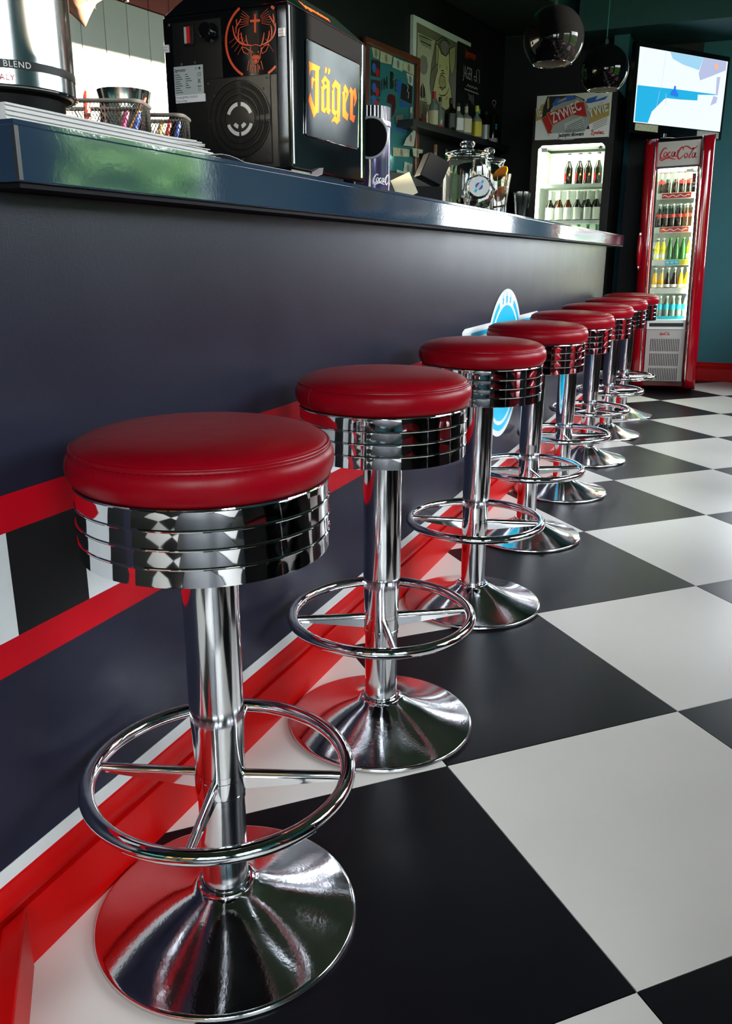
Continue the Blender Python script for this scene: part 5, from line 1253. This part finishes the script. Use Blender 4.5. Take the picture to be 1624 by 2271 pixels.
dr_ = MB().box(ZX0 + 0.008, IX0, -0.012, 0.028, IZ0 - 0.08, IZ1 + 0.032).box(IX1, ZX1 - 0.008, -0.012, 0.028, IZ0 - 0.08, IZ1 + 0.032).box(IX0, IX1, -0.012, 0.028, IZ1, IZ1 + 0.032).box(IX0, IX1, -0.012, 0.028, IZ0 - 0.08, IZ0)
dr_.add([(IX1 - 0.025, -0.012, IZ1), (IX1, -0.012, IZ1 - 0.025), (IX1, -0.012, IZ1), (IX1 - 0.025, 0.028, IZ1), (IX1, 0.028, IZ1 - 0.025), (IX1, 0.028, IZ1)], [(0, 1, 2), (5, 4, 3), (0, 3, 4, 1)])
dr_.add([(IX0, -0.012, IZ1 - 0.025), (IX0 + 0.025, -0.012, IZ1), (IX0, -0.012, IZ1), (IX0, 0.028, IZ1 - 0.025), (IX0 + 0.025, 0.028, IZ1), (IX0, 0.028, IZ1)], [(0, 1, 2), (5, 4, 3), (1, 0, 3, 4)])
dd = dr_.build('door', 'fridge_black', zf, smooth=False)
MB().box(IX0, IX1, 0.006, 0.010, IZ0, IZ1).build('glass_pane', 'door_glass', dd, smooth=False)
MB().box(IX0 + 0.02, IX0 + 0.066, 0.002, 0.0055, 1.778, 1.808).build('price_tag', 'white_print', dd, smooth=False)
MB().disc(0.030, 1.795, 0.014, 0.004, 24).build('door_sticker', 'label_yellow', dd, smooth=False)
MB().disc(0.030, 1.795, 0.008, 0.003, 20).build('door_sticker', 'blue_print', dd, smooth=False)
for z in (1.545, 1.282, 1.02, 0.76):
    MB().box(IX0 - 0.008, IX1 + 0.008, 0.075, ZDEP, z - 0.006, z).box(IX0 - 0.008, IX1 + 0.008, 0.060, 0.075, z - 0.018, z + 0.006).build('shelf', 'fridge_white', zf, smooth=False)
# lit sign
ZG = GFX['zyw']
sg = MB().box(-0.462, 0.080, -0.010, 0.03, 1.862, 2.168).build('sign_board', 'white_print', zf, smooth=False, label='beer advert sign with red ribbon lettering')
def zp(i, m, off, nm='sign_print'): MB().poly([ZG[i]], off).build(nm, m, sg, smooth=False)
zp(5, 'gold_print', -0.0110); zp(4, 'gold_print', -0.0110); zp(1, 'black_print', -0.0114)
MB().disc(-0.215, 2.00, 0.155, -0.0118, 40, rz=0.150).build('sign_print', 'grey_print', sg, smooth=False)
zp(9, 'gold_print', -0.0124); zp(7, 'blue_print', -0.0124); zp(8, 'blue_print', -0.0116); zp(6, 'silver_label', -0.0124)
zp(2, 'red_print', -0.0130); zp(3, 'red_print', -0.0130)
MB().box(-0.461, 0.079, -0.0134, -0.0118, 1.863, 1.905).build('sign_print', 'white_print', sg, smooth=False)
zl = MB()
for L in (ZG[2], ZG[3]): zl.stroke(L + [L[0]], 0.004, -0.0138)
zl.build('ribbon_edge', 'gold_print', sg, smooth=False)
text_mesh('ŻYWIEC', 0.100, 'white_print', sg, -0.330, 1.972, -0.0145, rot=0.40, fat=0.0018, sx=0.60)
text_mesh('YWIE', 0.100, 'white_print', sg, -0.062, 1.995, -0.0145, rot=0.32, fat=0.0018, sx=0.58)
text_mesh('IE', 0.090, 'white_print', sg, -0.450, 2.020, -0.0145, rot=0.32, fat=0.0018, sx=0.58)
text_mesh('Jednym słowem', 0.036, 'black_print', sg, -0.283, 1.876, -0.0145, fat=0.0014, sx=0.82, rot=0.02)
text_mesh('Żywiec.', 0.038, 'red_print', sg, -0.047, 1.881, -0.0145, fat=0.0014, sx=0.84, rot=0.02)
sm_ = MB()
for k in range(6):
    z = 1.990 - 0.013 * k; sm_.stroke([(-0.225 - 0.004 * k, z - 0.045), (-0.115 + 0.004 * k, z)], 0.0035, -0.0145)
    sm_.stroke([(-0.035, z - 0.040), (0.065, z)], 0.0030, -0.0145) if k < 4 else None
sm_.build('small_print', 'dark_grey', sg, smooth=False)
BEER = bottle(0.232, 0.031, 0.0125, (0.50, 0.74), 'glass_dark', 0.05, 'cap_black', None, neckfoil='label_white')
MB().box(-0.031, -0.018, -0.0300, -0.0240, 0.03, 0.085).build('side_label', 'label_red', BEER, smooth=False)
MB().ball((0.006, -0.030, 0.075), 0.008, 0.002, 0.010, 12, 8).build('gold_seal', 'gold_print', BEER)
BEER2 = bottle(0.225, 0.030, 0.0125, (0.50, 0.70), 'glass_dark', 0.05, 'label_white', 'label_white', (0.06, 0.46), neckfoil='label_white')
AMB = bottle(0.225, 0.030, 0.0125, (0.50, 0.70), 'glass_amber', 0.05, 'label_white', 'label_white', (0.06, 0.46), neckfoil='label_white')
GRN = bottle(0.240, 0.030, 0.0125, (0.50, 0.74), 'glass_green', 0.05, 'cap_green', 'label_white', (0.06, 0.40))
G3 = 'beer bottles in the black fridge'
for k, x in enumerate((-0.221, -0.139, -0.072, 0.002)):
    put('beer', BEER, (x, 7.05, 1.5452), 'dark beer bottle on black fridge top shelf, %s from left' % ORD[k], G3, 0.25)
for k, x in enumerate((-0.350, -0.276, -0.209, -0.136, -0.057, 0.010)):
    pr_ = AMB if k in (1, 2) else BEER2
    put('amb' if k in (1, 2) else 'beer2', pr_, (x, 7.05, 1.2822), '%s beer bottle with white label on black fridge second shelf, %s from left' % ('amber' if k in (1, 2) else 'dark', ORD[k]), G3, 0.25)
    if k in (0, 3, 4, 5):
        put('beer2', BEER2, (x + 0.034, 7.16, 1.2822), 'dark beer bottle behind the %s one on black fridge second shelf' % ORD[k], G3, 0.25)
for k, x in enumerate((-0.190, -0.115, -0.042, 0.027)):
    put('grn', GRN, (x, 7.05, 1.0202), 'green beer bottle on black fridge third shelf, %s from left' % ORD[k], G3, 0.25)
for p_ in (AMB,):
    pass

# ------------------------------------------------------------------ red cola fridge
cf = thing('cola_fridge', 'slim red retro cola fridge with glass door and bottles, against the teal wall', 'fridge', (0.628, 7.0, 0.012), rot=(0, -0.030, 0))
HW, CT = 0.238, 1.845
cb = MB()
cb.box(-0.232, 0.232, 0.045, 0.62, 0.03, 0.46).box(-0.232, 0.232, 0.045, 0.62, 1.645, 1.80).box(-0.232, -0.150, 0.045, 0.62, 0.46, 1.645).box(0.150, 0.232, 0.045, 0.62, 0.46, 1.645).box(-0.15, 0.15, 0.46, 0.62, 0.46, 1.645)
cb.build('cabinet', 'fridge_red_dark', cf, smooth=False, bevel=0.004)
for s in (-1, 1):
    # bulging side rails with rounded ends
    rail = MB(); x0, x1 = (0.150, 0.240)
    prof_ = []
    N = 10
    out = [(0.035, 0.02)] + [(0.035 - 0.085 * sin(pi * k / 16) , 0.012 + 0.06 * (1 - cos(pi * k / 16))) for k in range(1, 9)]
    zz = [0.010, 0.022, 0.050, 0.10, 1.72, 1.785, 1.820, 1.842, 1.848]
    yy = [0.05, 0.010, -0.020, -0.034, -0.034, -0.024, -0.004, 0.030, 0.06]
    vs = []; 
    for z, y in zip(zz, yy):
        vs += [(s * x0, 0.06, z), (s * x0, y + 0.012, z), (s * (x0 + 0.012), y + 0.004, z), (s * (x0 + 0.035), y, z), (s * (x1 - 0.018), y + 0.012, z), (s * x1, y + 0.035 if y < 0.03 else 0.062, z), (s * x1, 0.10, z)]
    fs = []
    for i in range(len(zz) - 1):
        for q in range(6):
            f_ = (i * 7 + q, i * 7 + q + 1, (i + 1) * 7 + q + 1, (i + 1) * 7 + q)
            fs.append(f_ if s > 0 else tuple(reversed(f_)))
    rail.add(vs, fs)
    rail.build('side_rail', 'fridge_red', cf, angle=60)
    MB().tube([(s * 0.166, -0.004, 0.035), (s * 0.166, -0.030, 0.10), (s * 0.166, -0.030, 1.72), (s * 0.166, -0.018, 1.79), (s * 0.166, 0.02, 1.835)], 0.0065, 10).build('chrome_strip', 'chrome', cf)
hp = MB().box(-0.148, 0.148, 0.005, 0.045, 1.645, 1.815).build('header_panel', 'fridge_silver', cf, smooth=False, bevel=0.003)
cola(MB(), -0.128, 1.690, 0.255, 0.0035, w=1.25).build('script_lettering', 'red_print', hp, smooth=False)
MB().box(-0.15, 0.15, 0.02, 0.10, 1.815, 1.838).build('top_cap', 'gloss_black', cf, smooth=False, bevel=0.006)
ln = MB().box(-0.150, -0.145, 0.05, 0.45, 0.47, 1.64).box(0.145, 0.150, 0.05, 0.45, 0.47, 1.64).box(-0.15, 0.15, 0.45, 0.46, 0.47, 1.64).box(-0.15, 0.15, 0.05, 0.45, 1.635, 1.645).box(-0.15, 0.15, 0.05, 0.45, 0.46, 0.468)
ln.build('lining', 'fridge_white', cf, smooth=False)
MB().box(-0.13, 0.13, 0.050, 0.070, 1.615, 1.632).build('light_tube', 'tube_light', cf, smooth=False)
MB().box(0.130, 0.144, 0.050, 0.066, 0.50, 1.60).build('light_tube', 'tube_light', cf, smooth=False)
dfr = MB().box(-0.149, -0.138, 0.004, 0.046, 0.47, 1.642).box(0.138, 0.149, 0.004, 0.046, 0.47, 1.642).box(-0.138, 0.138, 0.004, 0.046, 1.632, 1.642)
dfo = dfr.build('door_frame', 'dark_grey', cf, smooth=False)
MB().box(-0.138, 0.138, 0.020, 0.024, 0.54, 1.632).build('glass_pane', 'door_glass', dfo, smooth=False)
lwf = MB().box(-0.142, 0.142, 0.000, 0.046, 0.472, 0.492).box(-0.142, 0.142, 0.000, 0.046, 0.520, 0.545).box(-0.142, -0.125, 0.000, 0.046, 0.492, 0.520).box(0.125, 0.142, 0.000, 0.046, 0.492, 0.520)
lo_ = lwf.build('lower_door_rail', 'fridge_white', cf, smooth=False, bevel=0.003)
MB().box(-0.125, 0.125, 0.012, 0.020, 0.492, 0.520).build('handle_slot', 'dark_grey', lo_, smooth=False)
# shelves and their price rails
ZS = [1.463, 1.223, 0.985, 0.777, 0.557]
for k, z in enumerate(ZS):
    s_ = MB().box(-0.144, 0.144, 0.075, 0.44, z - 0.008, z).build('shelf', 'fridge_white', cf, smooth=False)
    MB().box(-0.142, 0.142, 0.062, 0.075, z - 0.040, z + 0.002).build('price_rail', 'label_white', cf, smooth=False)
    if k < 2:
        ps = MB().box(-0.100, 0.105, 0.0605, 0.0625, z - 0.036, z - 0.002).build('price_strip', 'label_red', cf, smooth=False)
        wv = MB()
        wv.stroke([(-0.095 + 0.19 * i / 24, z - 0.020 + 0.006 * sin(i * 0.9)) for i in range(25)], 0.007, 0.0602)
        wv.build('wave_print', 'white_print', ps, smooth=False)
    if k == 2:
        ps = MB().box(-0.045, 0.055, 0.0605, 0.0625, z - 0.036, z - 0.002).build('price_strip', 'label_cyan', cf, smooth=False)
        for i in range(3): MB().disc(-0.028 + 0.033 * i, z - 0.018, 0.011, 0.0602, 14, rz=0.007).build('cloud_print', 'white_print', ps, smooth=False)
        MB().box(0.057, 0.135, 0.0605, 0.0625, z - 0.036, z - 0.002).build('price_strip', 'label_yellow', cf, smooth=False)
    if k == 4:
        MB().box(-0.14, 0.14, 0.0605, 0.0625, z - 0.010, z + 0.012).build('price_strip', 'label_cyan', cf, smooth=False)
st_ = MB().box(0.108, 0.132, 0.016, 0.019, 1.46, 1.585).build('door_sticker', 'label_black', dfo, smooth=False)
for i in range(4): MB().box(0.111, 0.129, 0.0145, 0.0165, 1.495 + 0.022 * i, 1.508 + 0.022 * i).build('sticker_block', 'label_red' if i > 1 else 'silver_label', st_, smooth=False)
MB().box(0.060, 0.110, 0.016, 0.019, 1.600, 1.622).build('price_tag', 'white_print', dfo, smooth=False)
gp = MB().box(-0.142, 0.142, 0.010, 0.046, 0.075, 0.470).build('grille_panel', 'fridge_silver', cf, smooth=False, bevel=0.002)
cola(MB(), -0.040, 0.428, 0.072, 0.0085, w=1.6).build('script_lettering', 'red_print', gp, smooth=False)
slm = MB().box(-0.0026, 0.0026, 0.0085, 0.0105, 0, 0.095)
for r in range(3):
    for i in range(17):
        o = slm.build('slot', 'black_print', gp, smooth=False) if (r == 0 and i == 0) else link('slot', slot_me, gp)
        if r == 0 and i == 0: slot_me = o.data
        o.location = (-0.104 + 0.0128 * i, 0, 0.305 - 0.112 * r)
MB().box(-0.15, 0.15, 0.05, 0.10, 0.03, 0.075).build('kick_plate', 'matt_black', cf, smooth=False)
hn = MB()
hn.lathe([(0.0, -0.135), (0.006, -0.125), (0.013, -0.10), (0.018, -0.05), (0.020, 0.0), (0.018, 0.05), (0.013, 0.10), (0.006, 0.125), (0.0, 0.135)], 16, Matrix.Translation((-0.232, -0.020, 1.055)))
hn.build('handle', 'fridge_red', cf)
for z in (0.935, 1.175): MB().lathe([(0.0, -0.02), (0.010, -0.01), (0.011, 0.0), (0.010, 0.01), (0.0, 0.02)], 14, Matrix.Translation((-0.232, -0.020, z))).build('handle_tip', 'chrome', cf)
sdl = cola(MB(), 0.0, 0.0, 0.30, -0.0005, w=1.4).build('side_lettering', 'white_print', cf, smooth=False)
sdl.matrix_local = Matrix(((0, 1, 0, 0.2335), (0, 0, 1, 0.12), (1, 0, 0, 1.32), (0, 0, 0, 1))) @ Matrix.Scale(-1, 4, (0, 1, 0))
for fx in (-0.2, 0.2):
    for fy in (0.1, 0.56): MB().lathe([(0.018, -0.012), (0.016, 0.03)], 12, Matrix.Translation((fx, fy, 0))).build('foot', 'matt_black', cf)
bpy.context.view_layer.update()
CFM = cf.matrix_world.copy()
def cfp(x, z, y=0.12): p = CFM @ Vector((x, y, z)); return (p.x, p.y, p.z + 0.0020)
COLA = bottle(0.150, 0.0215, 0.0095, (0.42, 0.74), 'glass_pale', 0.07, 'cap_red', 'label_red', (0.44, 0.60), liquid=None)
for ch in COLA.children:
    if ch.name.startswith('glass'):
        ch.data.materials.clear(); ch.data.materials.append(MATS['cola'])
MB().lathe([(0.0125, 0.100), (0.0098, 0.112), (0.0098, 0.139)], 16, close=False).build('neck', 'glass_pale', COLA)
PLAIN = bottle(0.150, 0.0215, 0.0095, (0.42, 0.74), 'cola', 0.07, 'cap_red')
MB().lathe([(0.0125, 0.100), (0.0098, 0.112), (0.0098, 0.139)], 16, close=False).build('neck', 'glass_pale', PLAIN)
CONT = bottle(0.165, 0.0225, 0.0100, (0.48, 0.80), 'cola', 0.06, 'label_white', 'label_red', (0.42, 0.56), waist=0.12, neckfoil='glass_pale')
FANT = bottle(0.160, 0.0230, 0.0100, (0.52, 0.82), 'yellow_drink', 0.07, 'label_white', 'label_white', (0.08, 0.26), neckfoil='glass_pale', waist=0.10)
SPRT = bottle(0.160, 0.0235, 0.0105, (0.46, 0.86), 'glass_green', 0.06, 'cap_green')
JUIC = bottle(0.150, 0.0230, 0.0110, (0.30, 0.74), 'orange_drink', 0.07, 'label_white', 'label_white', (0.04, 0.18), neckfoil='glass_pale')
DJUI = bottle(0.150, 0.0230, 0.0110, (0.30, 0.74), 'cola', 0.07, 'label_white', 'label_white', (0.04, 0.18), neckfoil='glass_pale')
WATR = bottle(0.160, 0.0235, 0.0100, (0.48, 0.84), 'glass_pale', 0.09, 'label_white', 'label_cyan', (0.36, 0.60))
WATB = bottle(0.160, 0.0235, 0.0100, (0.48, 0.84), 'glass_pale', 0.09, 'cap_blue', 'label_cyan', (0.36, 0.60))
ROWS = [('top shelf', [(-0.116, 'COLA'), (-0.072, 'PLAIN'), (-0.020, 'PLAIN'), (0.030, 'COLA'), (0.082, 'COLA')]),
        ('second shelf', [(-0.118, 'CONT'), (-0.070, 'CONT'), (-0.022, 'CONT'), (0.028, 'CONT'), (0.078, 'CONT'), (0.116, 'CONT')]),
        ('third shelf', [(-0.116, 'FANT'), (-0.074, 'FANT'), (-0.026, 'SPRT'), (0.022, 'SPRT'), (0.070, 'SPRT'), (0.115, 'FANT')]),
        ('fourth shelf', [(-0.118, 'JUIC'), (-0.071, 'JUIC'), (-0.024, 'DJUI'), (0.023, 'DJUI'), (0.070, 'JUIC'), (0.116, 'JUIC')]),
        ('bottom shelf', [(-0.116, 'WATR'), (-0.070, 'WATR'), (-0.020, 'WATR'), (0.027, 'WATR'), (0.072, 'WATR'), (0.1165, 'WATB')])]
KIND = dict(COLA=('cola bottle with red label', COLA), PLAIN=('plain dark cola bottle', PLAIN), CONT=('curved cola bottle with red label', CONT), FANT=('yellow soda bottle', FANT), SPRT=('green lemonade bottle', SPRT),
            JUIC=('orange juice bottle', JUIC), DJUI=('dark juice bottle', DJUI), WATR=('water bottle with white cap', WATR), WATB=('water bottle with blue cap', WATB))
for (nm, row), z in zip(ROWS, ZS):
    for i, (x, kd) in enumerate(row):
        put(kd, KIND[kd][1], cfp(x, z), '%s on red fridge %s, %s from left' % (KIND[kd][0], nm, ORD[i]), 'bottles in the red fridge, ' + nm, 0.05)
    kd = 'CONT' if 'second' in nm else None
    if kd:
        for i, x in enumerate((-0.094, -0.046, 0.003, 0.053, 0.095)):
            put(kd, KIND[kd][1], cfp(x, z, 0.192), 'curved cola bottle in the rear row of the red fridge, %s from left' % ORD[i], 'bottles in the red fridge, rear row', 0.05)

# ------------------------------------------------------------------ television
TA = Vector((0.238, 6.97)); TB = Vector((0.807, 7.737)); ang = atan2(TB.y - TA.y, TB.x - TA.x)
tv = thing('television', 'large flat television showing a boat at sea, turned on a stand above the red fridge', 'television', (TA.x, TA.y, 0), ang)
TW = (TB - TA).length; z0, z1 = 1.962, 2.458
MB().box(-0.030, TW + 0.028, -0.004, 0.045, z0 - 0.060, z1 + 0.036).build('casing', 'gloss_black', tv, smooth=False, bevel=0.006)
scr = MB().box(0.0, TW, -0.0055, -0.003, z0, z1).build('screen', 'scr_white', tv, smooth=False, label='lit screen showing a sailing boat')
def clampx(L): return [(min(max(x, 0.002), TW - 0.002), min(max(z, z0 + 0.002), z1 - 0.002)) for x, z in L]
for nm, m, off in (('tv_blue', 'scr_sky', -0.0062), ('tv_sea', 'scr_sea', -0.0062), ('tv_deck', 'scr_white', -0.0068), ('tv_sail', 'scr_lilac', -0.0070), ('tv_man', 'scr_blue', -0.0074), ('tv_logo', 'scr_orange', -0.0076)):
    for L in GFX[nm]: MB().poly([clampx(L)], off).build('picture_area', m, scr, smooth=False)
tl_ = MB()
tl_.stroke([(0.24, 2.19), (0.22, 2.08)], 0.003, -0.0072).stroke([(0.31, 2.18), (0.315, 2.10)], 0.004, -0.0072).stroke([(0.27, 2.46), (0.25, 2.2)], 0.002, -0.0064)
tl_.build('picture_area', 'scr_lilac', scr, smooth=False)
MB().box(0.02, 0.26, -0.0062, -0.0042, z0 - 0.052, z0 - 0.006).build('edge_label', 'note_a', tv, smooth=False)
MB().box(TW - 0.26, TW - 0.01, -0.0062, -0.0042, z0 - 0.052, z0 - 0.008).build('edge_label', 'note_c', tv, smooth=False)
MB().tube([(TW * 0.36, 0.02, 1.868), (TW * 0.36, 0.02, z0 - 0.055)], 0.03, 14).build('stand_neck', 'gloss_black', tv)
MB().lathe([(0.0, 1.858), (0.13, 1.858), (0.135, 1.863), (0.12, 1.872), (0.0, 1.876)], 40, Matrix.Translation((TW * 0.36, 0.02, 0)) ).build('stand_foot', 'gloss_black', tv)

# ------------------------------------------------------------------ pendant lamps
def pendant(loc, R, label):
    t = thing('pendant_lamp', label, 'lamp', loc, group='globe pendants over the bar')
    zc = 0
    k0 = radians(-50)
    out = [(R * cos(a), R * sin(a)) for a in [k0 + (pi / 2 - k0) * i / 26 for i in range(27)]]
    sh_ = MB().lathe([(max(r, 0.0), z) for r, z in out], 64, close=False).build('shade', 'lamp_black', t)
    inn = [((R - 0.004) * cos(a), (R - 0.004) * sin(a)) for a in [k0 + (pi / 2 - k0) * i / 20 for i in range(21)]]
    il = MB().lathe([(max(r, 0.0), z) for r, z in inn], 48, close=False); il.f = [tuple(reversed(f)) for f in il.f]
    il.build('inner_shade', 'lamp_white', t)
    MB().torus(R * cos(k0), 0.0022, R * sin(k0), 64, 8).build('shade_rim', 'chrome', t)
    MB().lathe([(0.014, R - 0.002), (0.012, R + 0.018), (0.005, R + 0.030), (0.003, R + 0.040)], 16).build('cable_grip', 'chrome', t)
    MB().tube([(0, 0, R + 0.03), (0, 0, CEIL - loc[2])], 0.0028, 8).build('cable', 'cable_teal', t)
    MB().lathe([(0.05, CEIL - loc[2] - 0.025), (0.05, CEIL - loc[2])], 24).build('ceiling_rose', 'gloss_black', t)
    b = MB().lathe([(0.0, -0.060), (0.028, -0.045), (0.030, -0.02), (0.014, 0.03), (0.014, 0.10)], 20).build('bulb', 'lamp_white', t)
pendant((0.158, 4.447, 1.995), 0.140, 'black globe pendant lamp hanging nearer, left of the other globe')
pendant((0.197, 5.756, 2.092), 0.140, 'black globe pendant lamp hanging farther, close to the television')

# ------------------------------------------------------------------ the rest of the room, seen in the chrome
def booth(y, label, k):
    t = thing('booth_bench', label, 'bench', (2.35, y, 0), group='red booth benches along the windows')
    MB().box(-0.60, 0.66, -0.24, 0.24, 0.0, 0.36).build('plinth', 'black_paint', t, smooth=False)
    MB().box(-0.60, 0.66, -0.25, 0.25, 0.36, 0.47).build('seat', 'booth_red', t, smooth=False, bevel=0.03)
    MB().box(-0.60, 0.66, -0.06, 0.06, 0.47, 1.05).build('backrest', 'booth_red', t, smooth=False, bevel=0.04)
    MB().box(-0.60, 0.66, -0.065, 0.065, 0.98, 1.01).build('white_band', 'white_print', t, smooth=False)
for k, y in enumerate((0.6, 2.1, 3.6, 5.1, 6.6)):
    booth(y, 'red upholstered booth bench by the windows, %s from the near end' % ORD[k], k)
for k, y in enumerate((1.35, 2.85, 4.35, 5.85)):
    t = thing('diner_table', 'diner table between the booth benches, %s from the near end' % ORD[k], 'table', (2.38, y, 0), group='tables between the booths')
    MB().box(-0.60, 0.60, -0.32, 0.32, 0.72, 0.75).build('table_top', 'table_top', t, smooth=False, bevel=0.006)
    MB().box(-0.602, 0.602, -0.322, 0.322, 0.725, 0.745).build('edge_trim', 'chrome', t, smooth=False)
    MB().lathe([(0.04, 0.02), (0.035, 0.72)], 20).build('leg', 'chrome', t)
    MB().lathe([(0.24, 0.0), (0.23, 0.012), (0.05, 0.03)], 32).build('base', 'chrome', t)
for k, (x, z, w, h_, m) in enumerate(((2.34, 1.60, 0.36, 0.45, 'label_white'), (2.80, 1.62, 0.36, 0.40, 'label_white'), (2.60, 1.12, 0.30, 0.22, 'blue_print'))):
    t = thing('wall_picture', ['white framed grey picture on the far teal wall', 'white framed yellow picture on the far teal wall', 'small blue framed picture on the far teal wall'][k], 'picture', (x, ROOM_Y1 - 0.02, z), group='pictures on the far wall')
    MB().box(-w / 2, w / 2, 0, 0.02, -h_ / 2, h_ / 2).build('frame', 'label_white', t, smooth=False)
    MB().box(-w / 2 + 0.04, w / 2 - 0.04, -0.002, 0.0, -h_ / 2 + 0.04, h_ / 2 - 0.04).build('print', 'label_yellow' if k == 1 else ('grey_print' if k == 0 else 'blue_print'), t, smooth=False)

mt = MB().box(0.85, 2.55, -1.95, -0.30, 0.0, 0.012).build('reflection_mat', 'dark_grey', smooth=False, bevel=0.004)  # unseen dark sheet, added to darken what the stool skirts reflect
tag(mt, 'dark grey sheet added behind the camera to darken the chrome reflections', 'mat')

# ------------------------------------------------------------------ outside: lawn, and an added hedge for reflected trees, shaped to block the sun
lawn = MB().box(-20, 35, -25, 35, -0.4, -0.3).build('lawn', 'grass', smooth=False)
lawn['kind'] = 'structure'
rnd = random.Random(3)
hg = thing('hedge', 'added green hedge beyond the windows, tall and dense to block the sun', 'hedge', (8.4, 4.0, -0.3))
cr = MB(); cr.box(-0.35, 0.35, -9.0, 9.0, 0.0, 2.95)
for q in range(900):
    y = rnd.uniform(-9, 9); zz = rnd.uniform(0.15, 3.02); sgn = -1 if q % 4 else 1
    cr.ball((sgn * rnd.uniform(0.30, 0.55), y, zz), rnd.uniform(0.16, 0.30), None, rnd.uniform(0.12, 0.22), 7, 5)
cr.v = [(x_ + rnd.uniform(-0.05, 0.05), y_ + rnd.uniform(-0.05, 0.05), min(max(z_ + rnd.uniform(-0.04, 0.04), 0.0), 3.22)) for x_, y_, z_ in cr.v]
cr.build('foliage', 'leaf', hg, smooth=False, kind='stuff')
